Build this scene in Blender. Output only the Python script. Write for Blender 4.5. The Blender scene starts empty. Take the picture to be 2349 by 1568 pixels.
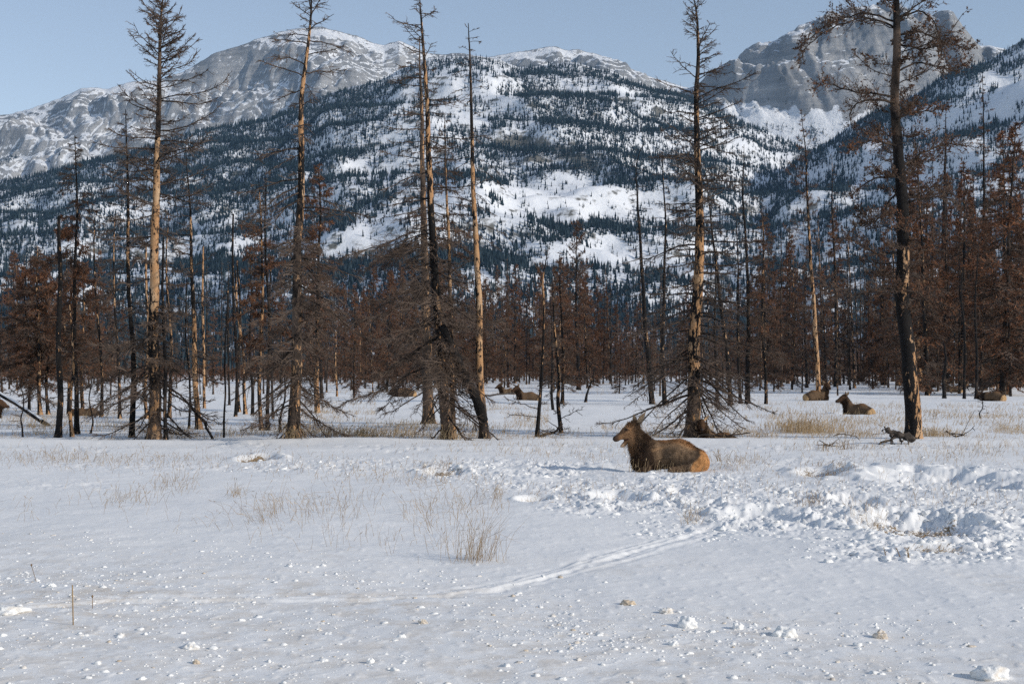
import bpy, math, random
import numpy as np
from mathutils import Vector

# ------------------------------------------------------------------ camera, sky, sun, exposure
S = bpy.context.scene
R = math.radians
F = 3262.5            # focal length in the working scale (picture 2349 wide)
HZ = 845.0            # picture row of the level horizon
CX = 1174.5
CAMH = 2.25
cam = bpy.data.objects.new("camera", bpy.data.cameras.new("camera"))
S.collection.objects.link(cam)
cam.location = (0, 0, CAMH)
cam.rotation_euler = (R(90), 0, 0)
cam.data.sensor_width = 36.0
cam.data.lens = 50.0
cam.data.shift_y = (HZ - 784.0) / 2349.0
cam.data.clip_start = 0.1
cam.data.clip_end = 40000
S.camera = cam

SUN_EL, SUN_AZ = 24.0, 117.0      # azimuth clockwise from the view direction
W = bpy.data.worlds.new("World")
S.world = W
W.use_nodes = True
wn = W.node_tree.nodes
wl = W.node_tree.links
bg = wn["Background"]
sky = wn.new("ShaderNodeTexSky")
sky.sky_type = 'NISHITA'
sky.sun_disc = False
sky.sun_elevation = R(SUN_EL)
sky.sun_rotation = R(SUN_AZ)
sky.altitude = 1600
sky.air_density = 1.0
sky.dust_density = 0.7
sky.ozone_density = 1.0
hsv = wn.new("ShaderNodeHueSaturation")
hsv.inputs["Saturation"].default_value = 0.70
wl.new(sky.outputs[0], hsv.inputs["Color"])
wl.new(hsv.outputs[0], bg.inputs[0])
bg.inputs[1].default_value = 0.12

sl = bpy.data.lights.new("sun", 'SUN')
sl.energy = 3.0
sl.angle = R(1.0)
sl.color = (1.0, 0.92, 0.80)
sun = bpy.data.objects.new("sun", sl)
S.collection.objects.link(sun)
sd = Vector((math.sin(R(SUN_AZ)) * math.cos(R(SUN_EL)), math.cos(R(SUN_AZ)) * math.cos(R(SUN_EL)), math.sin(R(SUN_EL))))
sun.rotation_euler = sd.to_track_quat('Z', 'Y').to_euler()

S.view_settings.view_transform = 'Standard'
S.view_settings.look = 'None'
S.view_settings.gamma = 1.0
S.view_settings.exposure = 0.36
S.cycles.max_bounces = 5
S.cycles.diffuse_bounces = 3
S.cycles.glossy_bounces = 1
S.cycles.volume_bounces = 0
S.cycles.use_denoising = False
S.cycles.sample_clamp_indirect = 3.0

COL = S.collection
RNG = np.random.default_rng(7)

# ------------------------------------------------------------------ numpy helpers
def smooth(a, b, x):
    t = np.clip((np.asarray(x, float) - a) / (b - a), 0, 1)
    return t * t * (3 - 2 * t)

def _h(ix, iy, seed):
    h = (ix.astype(np.int64) * 374761393 + iy.astype(np.int64) * 668265263 + seed * 2246822519) & 0xffffffff
    h = ((h ^ (h >> 13)) * 1274126177) & 0xffffffff
    return (h ^ (h >> 16)) & 0xffff

def perlin(x, y, seed=0):
    x = np.asarray(x, float); y = np.asarray(y, float)
    x, y = np.broadcast_arrays(x, y)
    xi = np.floor(x); yi = np.floor(y)
    fx = x - xi; fy = y - yi
    u = fx * fx * fx * (fx * (fx * 6 - 15) + 10); v = fy * fy * fy * (fy * (fy * 6 - 15) + 10)
    def g(dx, dy):
        a = _h(xi + dx, yi + dy, seed) * (2 * math.pi / 65536)
        return np.cos(a) * (fx - dx) + np.sin(a) * (fy - dy)
    n0 = g(0, 0) * (1 - u) + g(1, 0) * u
    n1 = g(0, 1) * (1 - u) + g(1, 1) * u
    return 1.5 * (n0 * (1 - v) + n1 * v)

def fbm(x, y, o=4, seed=0, gain=0.5):
    s = 0; a = 1.0
    for k in range(o):
        s = s + a * perlin(x * 2 ** k, y * 2 ** k, seed + 17 * k); a *= gain
    return s

def ridged(x, y, o=4, seed=0, gain=0.5):
    s = 0; a = 1.0
    for k in range(o):
        s = s + a * (1 - 2 * np.abs(perlin(x * 2 ** k, y * 2 ** k, seed + 31 * k))); a *= gain
    return s

def worley(x, y, seed=0):
    """distance to the nearest scattered point, about 0 .. 1"""
    x = np.asarray(x, float); y = np.asarray(y, float)
    xi = np.floor(x); yi = np.floor(y); best = np.full(x.shape, 9.0); sec = np.full(x.shape, 9.0)
    for dx in (-1, 0, 1):
        for dy in (-1, 0, 1):
            a = _h(xi + dx, yi + dy, seed) / 65536.0; b = _h(xi + dx, yi + dy, seed + 7919) / 65536.0
            d = np.hypot(xi + dx + a - x, yi + dy + b - y)
            sec = np.minimum(sec, np.maximum(d, best)); best = np.minimum(best, d)
    return best, sec

def interp(x, pts):
    p = np.array(pts, float)
    return np.interp(x, p[:, 0], p[:, 1])

class MB:
    """collects quads and triangles for one mesh"""
    def __init__(s):
        s.v = []; s.q = []; s.t = []; s.n = 0; s.a = {}; s.qm = []; s.tm = []
    def add(s, v, q=None, t=None, m=0, **attr):
        v = np.asarray(v, np.float32).reshape(-1, 3)
        for k in set(list(s.a.keys()) + list(attr.keys())):
            if k not in s.a: s.a[k] = [np.zeros(s.n, np.float32)] if s.n else []
            val = attr.get(k, 0.0)
            s.a[k].append(np.broadcast_to(np.asarray(val, np.float32), (len(v),)).copy())
        s.v.append(v)
        if q is not None and len(q):
            s.q.append(np.asarray(q, np.int64) + s.n); s.qm.append(np.full(len(q), m, np.int32))
        if t is not None and len(t):
            s.t.append(np.asarray(t, np.int64) + s.n); s.tm.append(np.full(len(t), m, np.int32))
        s.n += len(v)
    def tube(s, P, rad, k=5, m=0, cap=True, **attr):
        P = np.asarray(P, float); n = len(P)
        rad = np.broadcast_to(np.asarray(rad, float), (n,))
        T = np.gradient(P, axis=0); T /= np.linalg.norm(T, axis=1)[:, None] + 1e-9
        ref = np.array([0.31, 0.17, 0.93]) if abs(T[0, 2]) < 0.8 else np.array([0.93, 0.31, 0.1])
        A = np.cross(T, ref); A /= np.linalg.norm(A, axis=1)[:, None] + 1e-9
        B = np.cross(T, A)
        th = np.arange(k) * 2 * math.pi / k
        V = P[:, None] + rad[:, None, None] * (np.cos(th)[None, :, None] * A[:, None] + np.sin(th)[None, :, None] * B[:, None])
        i = np.arange(n - 1)[:, None] * k; j = np.arange(k)[None]; j2 = (j + 1) % k
        q = np.stack([i + j, i + j2, i + k + j2, i + k + j], -1).reshape(-1, 4)
        V = V.reshape(-1, 3)
        at = {kk: (np.repeat(vv, k) if np.ndim(vv) else vv) for kk, vv in attr.items()}
        t = None
        if cap:
            V = np.vstack([V, P[0], P[-1]])
            jj = np.arange(k)
            t = np.vstack([np.stack([np.full(k, n * k), (jj + 1) % k, jj], -1),
                           np.stack([np.full(k, n * k + 1), (n - 1) * k + jj, (n - 1) * k + (jj + 1) % k], -1)])
            at = {kk: (np.append(vv, [vv[0], vv[-1]]) if np.ndim(vv) else vv) for kk, vv in at.items()}
        s.add(V, q, t, m, **at)
    def prisms(s, P0, P1, r0, r1, m=0, **attr):
        N = len(P0)
        if N == 0: return
        d = P1 - P0; d = d / (np.linalg.norm(d, axis=1)[:, None] + 1e-9)
        ref = np.where((np.abs(d[:, 2]) < 0.85)[:, None], np.array([[0, 0, 1.0]]), np.array([[1.0, 0, 0]]))
        A = np.cross(d, ref); A /= np.linalg.norm(A, axis=1)[:, None] + 1e-9
        B = np.cross(d, A)
        r0 = np.broadcast_to(np.asarray(r0, float), (N,)); r1 = np.broadcast_to(np.asarray(r1, float), (N,))
        V = np.empty((N, 6, 3))
        for k in range(3):
            o = math.cos(k * 2.0944) * A + math.sin(k * 2.0944) * B
            V[:, k] = P0 + o * r0[:, None]; V[:, 3 + k] = P1 + o * r1[:, None]
        b = np.arange(N)[:, None] * 6
        q = np.concatenate([b + np.array([[0, 1, 4, 3]]), b + np.array([[1, 2, 5, 4]]), b + np.array([[2, 0, 3, 5]])], 0)
        at = {kk: (np.repeat(vv, 6) if np.ndim(vv) else vv) for kk, vv in attr.items()}
        s.add(V, q, None, m, **at)
    def blades(s, P0, D, w, m=0, **attr):
        """thin triangles from P0 along D, base width w"""
        N = len(P0)
        if N == 0: return
        ref = RNG.normal(size=(N, 3))
        A = np.cross(D, ref); A /= np.linalg.norm(A, axis=1)[:, None] + 1e-9
        w = np.broadcast_to(np.asarray(w, float), (N,))[:, None]
        V = np.stack([P0 - A * w / 2, P0 + A * w / 2, P0 + D], 1)
        at = {kk: (np.repeat(vv, 3) if np.ndim(vv) else vv) for kk, vv in attr.items()}
        s.add(V, None, np.arange(3 * N).reshape(N, 3), m, **at)
    def mesh(s, name, mats, smooth_=True):
        V = np.concatenate(s.v); Q = np.concatenate(s.q) if s.q else np.zeros((0, 4), np.int64)
        T = np.concatenate(s.t) if s.t else np.zeros((0, 3), np.int64)
        me = bpy.data.meshes.new(name)
        me.vertices.add(len(V)); me.vertices.foreach_set("co", V.astype(np.float32).ravel())
        loops = np.concatenate([Q.ravel(), T.ravel()]).astype(np.int32)
        me.loops.add(len(loops)); me.loops.foreach_set("vertex_index", loops)
        npoly = len(Q) + len(T)
        me.polygons.add(npoly)
        st = np.concatenate([np.arange(len(Q)) * 4, len(Q) * 4 + np.arange(len(T)) * 3]).astype(np.int32)
        me.polygons.foreach_set("loop_start", st)
        mi = np.concatenate(s.qm + s.tm) if (s.qm or s.tm) else np.zeros(0, np.int32)
        for mt in (mats if isinstance(mats, (list, tuple)) else [mats]): me.materials.append(mt)
        me.polygons.foreach_set("material_index", mi)
        me.polygons.foreach_set("use_smooth", np.full(npoly, smooth_))
        for k, arrs in s.a.items():
            at = me.attributes.new(k, 'FLOAT', 'POINT'); at.data.foreach_set("value", np.concatenate(arrs))
        me.update(calc_edges=True)
        return me

def obj(name, me, parent=None):
    o = bpy.data.objects.new(name, me); COL.objects.link(o)
    if parent: o.parent = parent
    return o
def tag(o, label, cat, group=None):
    o["label"] = label; o["category"] = cat
    if group: o["group"] = group
    return o
def thing(name, label, cat, loc, rz=0.0, group=None):
    o = bpy.data.objects.new(name, None); COL.objects.link(o)
    o.location = loc; o.rotation_euler = (0, 0, rz); o.empty_display_size = 0.2
    return tag(o, label, cat, group)
def kind(o, k, label=None, cat=None):
    o["kind"] = k
    if label: o["label"] = label; o["category"] = cat or o.name.replace("_", " ")
    return o

# ------------------------------------------------------------------ materials
class NT:
    def __init__(s, name, rough=0.9, spec=0.15):
        s.m = bpy.data.materials.new(name); s.m.use_nodes = True
        s.t = s.m.node_tree; s.b = s.t.nodes["Principled BSDF"]
        s.b.inputs["Roughness"].default_value = rough
        s.b.inputs["Specular IOR Level"].default_value = spec
    def n(s, typ, **kw):
        x = s.t.nodes.new(typ)
        for k, v in kw.items(): setattr(x, k, v)
        return x
    def l(s, a, b): s.t.links.new(a, b)
    def attr(s, name):
        return s.n("ShaderNodeAttribute", attribute_name=name).outputs["Fac"]
    def coord(s, sc=(1, 1, 1), which="Object"):
        c = s.n("ShaderNodeTexCoord"); mp = s.n("ShaderNodeMapping"); mp.inputs["Scale"].default_value = sc
        s.l(c.outputs[which], mp.inputs["Vector"]); return mp.outputs[0]
    def noise(s, scale, detail=4, rough=0.55, sc=(1, 1, 1), vec=None):
        x = s.n("ShaderNodeTexNoise"); x.inputs["Scale"].default_value = scale
        x.inputs["Detail"].default_value = detail; x.inputs["Roughness"].default_value = rough
        s.l(vec if vec is not None else s.coord(sc), x.inputs["Vector"]); return x.outputs["Fac"]
    def math(s, op, a, b=0.0, clamp=False):
        x = s.n("ShaderNodeMath", operation=op, use_clamp=clamp)
        for i, v in enumerate((a, b)):
            if isinstance(v, (int, float)): x.inputs[i].default_value = v
            else: s.l(v, x.inputs[i])
        return x.outputs[0]
    def ramp(s, fac, lo, hi, a=0.0, b=1.0):
        x = s.n("ShaderNodeMapRange", interpolation_type='SMOOTHSTEP')
        x.inputs["From Min"].default_value = lo; x.inputs["From Max"].default_value = hi
        x.inputs["To Min"].default_value = a; x.inputs["To Max"].default_value = b
        s.l(fac, x.inputs["Value"]); return x.outputs[0]
    def mix(s, fac, a, b, blend='MIX'):
        x = s.n("ShaderNodeMix", data_type='RGBA', blend_type=blend)
        if isinstance(fac, (int, float)): x.inputs[0].default_value = fac
        else: s.l(fac, x.inputs[0])
        for i, v in ((6, a), (7, b)):
            if isinstance(v, tuple): x.inputs[i].default_value = v + (1,) if len(v) == 3 else v
            else: s.l(v, x.inputs[i])
        return x.outputs[2]
    def bump(s, h, strength=0.3, dist=0.02):
        x = s.n("ShaderNodeBump"); x.inputs["Strength"].default_value = strength; x.inputs["Distance"].default_value = dist
        s.l(h, x.inputs["Height"]); s.l(x.outputs[0], s.b.inputs["Normal"])
    def color(s, c):
        if isinstance(c, tuple): s.b.inputs["Base Color"].default_value = c + (1,)
        else: s.l(c, s.b.inputs["Base Color"])
        return s.m

def M_snow():
    t = NT("snow", 0.75, 0.25)
    d = t.attr("dirt"); n = t.noise(3.0, 5); n2 = t.noise(26.0, 3)
    f = t.math('MULTIPLY', d, t.ramp(t.math('ADD', n, t.math('MULTIPLY', n2, 0.5)), 0.62, 0.95))
    c = t.mix(t.ramp(t.noise(0.35, 3), 0.35, 0.65), (0.835, 0.83, 0.825), (0.865, 0.855, 0.845))
    c = t.mix(f, c, (0.60, 0.52, 0.43))
    e = t.attr("bare")
    c = t.mix(t.ramp(t.math('ADD', e, t.math('MULTIPLY', t.math('SUBTRACT', n2, 0.5), 0.9)), 0.45, 0.62), c, (0.27, 0.195, 0.12))
    t.bump(t.math('ADD', t.noise(9.0, 6, 0.65), t.math('MULTIPLY', t.noise(60.0, 3), 0.3)), 0.35, 0.02)
    return t.color(c)
def M_clod():
    t = NT("packed_snow", 0.75, 0.25)
    c = t.mix(t.ramp(t.math('ADD', t.attr("dirt"), t.math('MULTIPLY', t.noise(14.0, 4), 0.5)), 0.55, 1.1), (0.85, 0.845, 0.835), (0.56, 0.46, 0.35))
    t.bump(t.noise(40.0, 4), 0.5, 0.02)
    return t.color(c)
def M_rock():
    t = NT("rock_and_snow", 0.95, 0.1)
    n = t.noise(0.02, 8, 0.7); n2 = t.noise(0.0045, 5, 0.6); cc = t.coord((0.30, 0.30, 3.2)); cc.node.inputs["Rotation"].default_value = (R(14), R(-26), 0)
    st = t.noise(0.013, 8, 0.7, vec=cc)
    rock = t.mix(t.ramp(t.math('ADD', n2, t.math('MULTIPLY', t.math('SUBTRACT', st, 0.5), 0.8)), 0.3, 0.72), (0.21, 0.215, 0.225), (0.41, 0.41, 0.415))
    rock = t.mix(t.ramp(n2, 0.60, 0.80), rock, (0.30, 0.26, 0.225))
    f = t.math('ADD', t.attr("snow"), t.math('MULTIPLY', t.math('SUBTRACT', t.math('ADD', n, st), 1.0), 1.0))
    c = t.mix(t.ramp(f, 0.47, 0.54), rock, (0.80, 0.82, 0.86))
    t.bump(t.math('ADD', n, st), 0.9, 14.0)
    return t.color(c)
def M_slope():
    t = NT("snowy_slope", 0.95, 0.1)
    n = t.noise(0.03, 7, 0.7); st = t.noise(0.012, 6, 0.65, sc=(0.5, 0.5, 2.2))
    f = t.math('ADD', t.attr("brush"), t.math('MULTIPLY', t.math('SUBTRACT', t.math('ADD', n, st), 1.0), 1.1))
    c = t.mix(t.ramp(f, 0.4, 0.62), (0.80, 0.82, 0.86), (0.16, 0.155, 0.14))
    t.bump(n, 0.7, 5.0)
    return t.color(c)
def M_tint(name, a, b, rough=0.95, vary=0.5):
    t = NT(name, rough, 0.08)
    oi = t.n("ShaderNodeObjectInfo").outputs["Random"]
    c = t.mix(t.attr("tint"), a, b)
    c = t.mix(t.ramp(oi, 0, 1, 0.0, vary), c, tuple(x * 0.55 for x in b))
    return t.color(c)
def M_trunk():
    t = NT("burnt_trunk", 0.85, 0.15)
    n = t.noise(5.0, 6, 0.65, sc=(1.6, 1.6, 0.45)); n2 = t.noise(2.2, 3, 0.5, sc=(1, 1, 0.5))
    fine = t.noise(30.0, 3, 0.6, sc=(2.5, 2.5, 0.3)); dots = t.noise(9.0, 2, 0.4, sc=(1.3, 1.3, 0.8))
    bark = t.mix(t.ramp(t.math('ADD', t.attr("char"), t.math('MULTIPLY', t.math('SUBTRACT', n2, 0.5), 1.2)), 0.3, 0.7), (0.115, 0.082, 0.062), (0.010, 0.009, 0.009))
    bark = t.mix(t.ramp(fine, 0.5, 0.75, 0.0, 0.5), bark, (0.05, 0.04, 0.034))
    wood = t.mix(t.ramp(fine, 0.3, 0.7), (0.48, 0.27, 0.135), (0.33, 0.18, 0.085))
    wood = t.mix(t.ramp(n2, 0.45, 0.75, 0.0, 0.75), wood, (0.50, 0.36, 0.235))
    wood = t.mix(t.ramp(dots, 0.64, 0.69), wood, (0.03, 0.022, 0.018))
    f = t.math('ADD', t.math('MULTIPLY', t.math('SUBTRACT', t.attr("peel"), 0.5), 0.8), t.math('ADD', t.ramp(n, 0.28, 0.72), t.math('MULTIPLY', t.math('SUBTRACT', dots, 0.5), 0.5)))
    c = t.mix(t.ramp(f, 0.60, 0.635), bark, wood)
    t.bump(t.math('ADD', t.math('MULTIPLY', n, 1.0), t.math('MULTIPLY', fine, 0.5)), 0.8, 0.03)
    return t.color(c)
def M_branch():
    t = NT("burnt_branch", 0.9, 0.1)
    n = t.noise(2.6, 4, 0.6); n2 = t.noise(7.0, 3, 0.6)
    c = t.mix(t.ramp(n, 0.4, 0.62), (0.018, 0.015, 0.014), (0.085, 0.062, 0.048))
    c = t.mix(t.ramp(t.math('ADD', n2, t.math('MULTIPLY', t.attr("peel"), 0.3)), 0.72, 0.78), c, (0.46, 0.29, 0.17))
    return t.color(c)
def M_fur():
    t = NT("elk_fur", 0.9, 0.1)
    a = t.n("ShaderNodeAttribute", attribute_name="Col").outputs["Color"]
    n = t.noise(38.0, 5, 0.7, sc=(1, 1, 2.2))
    k = t.ramp(n, 0.3, 0.7, 0.5, 1.5)
    x = t.n("ShaderNodeMix", data_type='RGBA', blend_type='MULTIPLY'); x.inputs[0].default_value = 1
    cb = t.n("ShaderNodeCombineColor")
    for i in range(3): t.l(k, cb.inputs[i])
    t.l(a, x.inputs[6]); t.l(cb.outputs[0], x.inputs[7])
    t.bump(n, 0.6, 0.02)
    return t.color(x.outputs[2])
def M_plain(name, c, rough=0.8, spec=0.2, scale=20.0, var=0.35):
    t = NT(name, rough, spec)
    return t.color(t.mix(t.ramp(t.noise(scale, 4), 0.3, 0.7), tuple(x * (1 - var) for x in c), tuple(min(1, x * (1 + var)) for x in c)))

MS = M_snow(); MC = M_clod(); MR = M_rock(); MSL = M_slope(); MT = M_trunk(); MBR = M_branch(); MF = M_fur()
MTW = M_tint("dead_twig", (0.065, 0.049, 0.040), (0.200, 0.148, 0.117), vary=0.65)
MND = M_tint("rust_needles", (0.085, 0.055, 0.040), (0.235, 0.105, 0.055), vary=0.6)
MEV = M_tint("far_evergreen", (0.008, 0.018, 0.025), (0.060, 0.085, 0.098), vary=0.0)
MGR = M_tint("dry_grass", (0.20, 0.13, 0.075), (0.47, 0.35, 0.21), vary=0.0)
MGW = M_plain("weathered_wood", (0.055, 0.044, 0.037), scale=6.0, var=0.7)
MEYE = M_plain("dark_eye", (0.006, 0.005, 0.005), 0.25, 0.5)
MNOSE = M_plain("wet_nose", (0.014, 0.012, 0.012), 0.4, 0.4)
MTON = M_plain("mouth_lining", (0.20, 0.085, 0.08), 0.5, 0.4)
MEARI = M_plain("pale_ear_hair", (0.42, 0.29, 0.18), scale=40.0)
# ------------------------------------------------------------------ ground
def at(px, py):
    """picture point on level ground -> x, depth"""
    D = CAMH * F / (py - HZ)
    return (px - CX) / F * D, D
TRACK = [at(*p) for p in ((-120, 1405), (60, 1398), (250, 1380), (560, 1375), (800, 1372), (1000, 1362), (1120, 1345), (1250, 1312), (1370, 1280), (1480, 1250), (1600, 1212))]
TRACK2 = [at(*p) for p in ((1040, 1362), (1210, 1330), (1330, 1300), (1440, 1278), (1520, 1250), (1640, 1215))]
def polydist(x, y, poly):
    best = np.full(np.shape(x), 1e9)
    for (ax, ay), (bx, by) in zip(poly[:-1], poly[1:]):
        dx, dy = bx - ax, by - ay
        t = np.clip(((x - ax) * dx + (y - ay) * dy) / (dx * dx + dy * dy), 0, 1)
        best = np.minimum(best, np.hypot(x - ax - t * dx, y - ay - t * dy))
    return best
# hollows: picture centre, half width m, half depth m, depth, rim, bare earth
PITS = [(2110, 1212, 0.95, 1.3, 0.15, 0.13, .56), (2180, 1105, 1.5, 2.6, 0.16, 0.12, 0.0), (1890, 1088, 0.6, 1.2, 0.12, 0.08, 0.55),
        (1530, 1072, 1.5, 1.6, 0.08, 0.03, 0.0), (590, 1053, 0.55, 1.4, 0.12, 0.08, 0.85), (1225, 1150, 0.3, 0.5, 0.12, 0.06, 0.7),
        (1020, 1083, 0.5, 1.1, 0.1, 0.07, 0.6), (1560, 1128, 0.22, 0.5, 0.1, 0.05, 0.6), (1980, 1155, 0.5, 0.9, 0.1, 0.07, 0.4),
        (2150, 1262, 0.4, 0.35, 0.05, 0.02, 0.5), (1420, 1145, 0.5, 0.7, 0.10, 0.10, 0.0), (1750, 1190, 0.6, 0.8, 0.10, 0.08, 0.0),
        (1960, 950, 0.9, 2.0, 0.1, 0.05, 0.0)]
LUMPS = [(1180, 1078, 260, 26, 0.9), (1560, 1105, 210, 26, 0.8), (1500, 1150, 230, 35, 1.0), (1850, 1170, 330, 60, 1.0), (2150, 1220, 260, 70, 1.0),
         (2230, 1120, 200, 50, 0.8), (1560, 1210, 120, 20, 0.6), (760, 1068, 240, 16, 0.6), (340, 1070, 300, 14, 0.35), (120, 1110, 140, 14, 0.3), (1900, 1060, 300, 14, 0.3),
         (1250, 1110, 170, 22, 0.6)]
def to_px(x, y):
    yy = np.maximum(y, 0.5)
    return CX + F * x / yy, HZ + CAMH * F / yy
def lumpmask(x, y):
    px, py = to_px(x, y); m = 0
    for cx, cy, rx, ry, a in LUMPS:
        m = np.maximum(m, a * np.exp(-(((px - cx) / rx) ** 4 + ((py - cy) / ry) ** 4)))
    m = m * (1 - 0.55 * np.exp(-(((px - 1535) / 115) ** 4 + ((py - 1068) / 20) ** 4)))
    return m * (y > 1)
def gh(x, y, fine=True):
    x = np.asarray(x, float); y = np.asarray(y, float)
    r = np.hypot(x, y)
    h = 0.05 * perlin(x / 9, y / 9, 3) + 0.03 * perlin(x / 2.6, y / 3.5, 4) + smooth(60, 160, r) * 0.25 * perlin(x / 30, y / 30, 5)
    h = h + 0.13 * np.exp(-((y - 43.3 - 0.9 * perlin(x / 7, 0.3, 8)) / 0.9) ** 2) * (0.7 + 0.5 * perlin(x / 3.0, 1.7, 6))
    h = h + 0.05 * np.exp(-((y - 39.3 - 1.2 * perlin(x / 9, 5.3, 8)) / 0.6) ** 2)
    h = h + 0.06 * smooth(46, 75, y) * perlin(x / 5, y / 8, 12)
    L = lumpmask(x, y) * (0.55 + 0.6 * smooth(-0.2, 0.4, perlin(x / 1.6, y / 2.2, 21)))
    if fine:
        wx = x + 0.12 * perlin(x / .4, y / .4, 41); wy = y + 0.12 * perlin(x / .4, y / .4, 42)
        bl = np.abs(perlin(wx / 0.8, wy / 1.0, 22)) * 0.11 + np.abs(perlin(wx / 0.24, wy / 0.26, 23)) * 0.075 + np.abs(perlin(wx / 0.11, wy / 0.11, 24)) * 0.06
        h = h + L * (bl - 0.05)
        ho, _ = worley((x + .1 * perlin(x, y, 44)) / 0.62, y / 0.8, 45)
        h = h - (0.5 * L + 0.35 * smooth(37.5, 38.5, y) * smooth(43, 42, y) * smooth(-.1, .3, perlin(x / 2.2, y / 2.2, 46))) * 0.13 * smooth(0.24, 0.12, ho)
        h = h + (1 - L) * (0.012 * perlin(x / 0.6, y / 0.6, 25) + 0.003 * perlin(x / 0.16, y / 0.2, 26) + 0.006 * smooth(0.25, .7, perlin(x / 0.12, y / 0.14, 27)) * smooth(30, 14, y))
    else:
        h = h + L * 0.05
    for px, py, rx, ry, dep, rim, bare in PITS:
        cx, cy = at(px, py)
        q = np.hypot((x - cx) / rx, (y - cy) / ry) * (1 + 0.25 * perlin(x / 0.5, y / 0.5, int(px)))
        h = h - dep * smooth(1.0, 0.45, q) + rim * np.exp(-((q - 1.15) / 0.22) ** 2) * (0.25 + 0.9 * smooth(-.3, .6, (y - cy) / ry))
    for tr, a in ((TRACK, 1.0), (TRACK2, 0.55)):
        d = polydist(x, y, tr) + 0.05 * perlin(x / 0.35, y / 0.35, 33)
        h = h + a * (0.018 * np.exp(-((d - 0.05) / 0.045) ** 2) * (0.6 + 0.8 * np.abs(perlin(x / 0.3, y / 0.3, 34))) - 0.014 * np.exp(-((d - 0.15) / 0.06) ** 2) * (0.4 + 1.2 * np.abs(perlin(x / 0.25, y / 0.25, 35))))
    return h
def gz(x, y): return float(gh(np.array([x]), np.array([y]), False)[0])

def build_ground():
    half = R(21.5)
    a = np.concatenate([np.linspace(-math.pi, -half, 60)[:-1], np.linspace(-half, half, 860), np.linspace(half, math.pi, 60)[1:-1]])
    r = np.concatenate([np.geomspace(0.6, 8.5, 40)[:-1], 1 / np.linspace(1 / 8.5, 1 / 60.0, 640)[:-1], np.geomspace(60, 400, 110)[:-1], np.geomspace(400, 2600, 12)])
    A, Rr = np.meshgrid(a, r)
    x = Rr * np.sin(A); y = Rr * np.cos(A)
    z = np.where(Rr < 250, gh(x, y), 0.0)
    front = np.abs(A) < R(24)
    z = np.where(front, z, 0.05 * perlin(x / 9, y / 9, 3))
    z = z - 8 * smooth(1100, 2500, Rr)
    n, m = x.shape
    V = np.stack([x, y, z], -1).reshape(-1, 3)
    i = np.arange(n - 1)[:, None] * m; j = np.arange(m)[None]; j2 = (j + 1) % m
    q = np.stack([i + j, i + j2, i + m + j2, i + m + j], -1).reshape(-1, 4)
    px, py = to_px(x, y)
    dirt = np.clip(smooth(1230, 1420, py + 0.10 * (700 - px)) * 0.45 + 0.3 * smooth(0.1, 0.6, perlin(x / 1.5, y / 2.5, 55)) * smooth(1180, 1350, py), 0, 0.8)
    bare = 0
    for p in PITS:
        if p[6] > 0:
            cx, cy = at(p[0], p[1])
            qd = np.hypot((x - cx) / p[2], (y - cy) / p[3])
            bare = np.maximum(bare, p[6] * smooth(1.0, 0.45, qd + 0.35 * perlin(x / 0.3, y / 0.3, 71)))
    mb = MB()
    mb.add(np.vstack([V, [[0, 0, 0]]]), q, np.stack([np.full(m, n * m), (np.arange(m) + 1) % m, np.arange(m)], -1),
           dirt=np.append(dirt.ravel(), 0), bare=np.append(np.broadcast_to(bare, x.shape).ravel(), 0))
    kind(obj("snow_field", mb.mesh("snow_field", MS)), "structure", "open snow covered meadow, trampled and lumpy in places", "snow field")
build_ground()

# ------------------------------------------------------------------ mountains
SKY_A = [(-700, 420), (-200, 330), (0, 262), (60, 250), (110, 240), (185, 212), (250, 212), (300, 200), (380, 185), (440, 150), (500, 112), (560, 97), (640, 76), (700, 68), (745, 66),
         (800, 78), (845, 95), (880, 102), (915, 90), (940, 97), (970, 110), (1020, 117), (1060, 120), (1110, 128), (1150, 128), (1180, 122), (1240, 115), (1270, 109), (1320, 115),
         (1370, 128), (1420, 147), (1470, 170), (1520, 187), (1570, 205), (1650, 235), (1750, 290), (1850, 340), (2600, 480)]
SKY_B = [(-700, 560), (-300, 470), (-100, 435), (0, 412), (100, 395), (190, 368), (300, 345), (420, 318), (520, 285), (620, 262), (760, 210), (850, 190), (930, 160), (990, 138), (1040, 130),
         (1100, 132), (1150, 142), (1190, 154), (1250, 150), (1330, 152), (1400, 166), (1450, 186), (1500, 201), (1560, 217), (1620, 235), (1680, 264), (1740, 296), (1800, 326), (1850, 345),
         (1900, 362), (2000, 400), (2200, 450), (2700, 540), (3300, 640)]
SKY_C = [(1200, 420), (1400, 300), (1500, 230), (1560, 210), (1600, 190), (1640, 165), (1690, 140), (1740, 110), (1790, 92), (1830, 78), (1870, 60), (1920, 44), (1960, 27), (2010, 28), (2070, 44), (2130, 58),
         (2200, 74), (2260, 97), (2300, 115), (2350, 145), (2500, 220), (3000, 330)]
SKY_D = [(1500, 640), (1650, 500), (1750, 425), (1850, 352), (1920, 312), (1990, 272), (2060, 240), (2130, 212), (2200, 172), (2260, 150), (2300, 130), (2349, 100), (2500, 30), (2800, -60), (3300, -120)]
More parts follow.
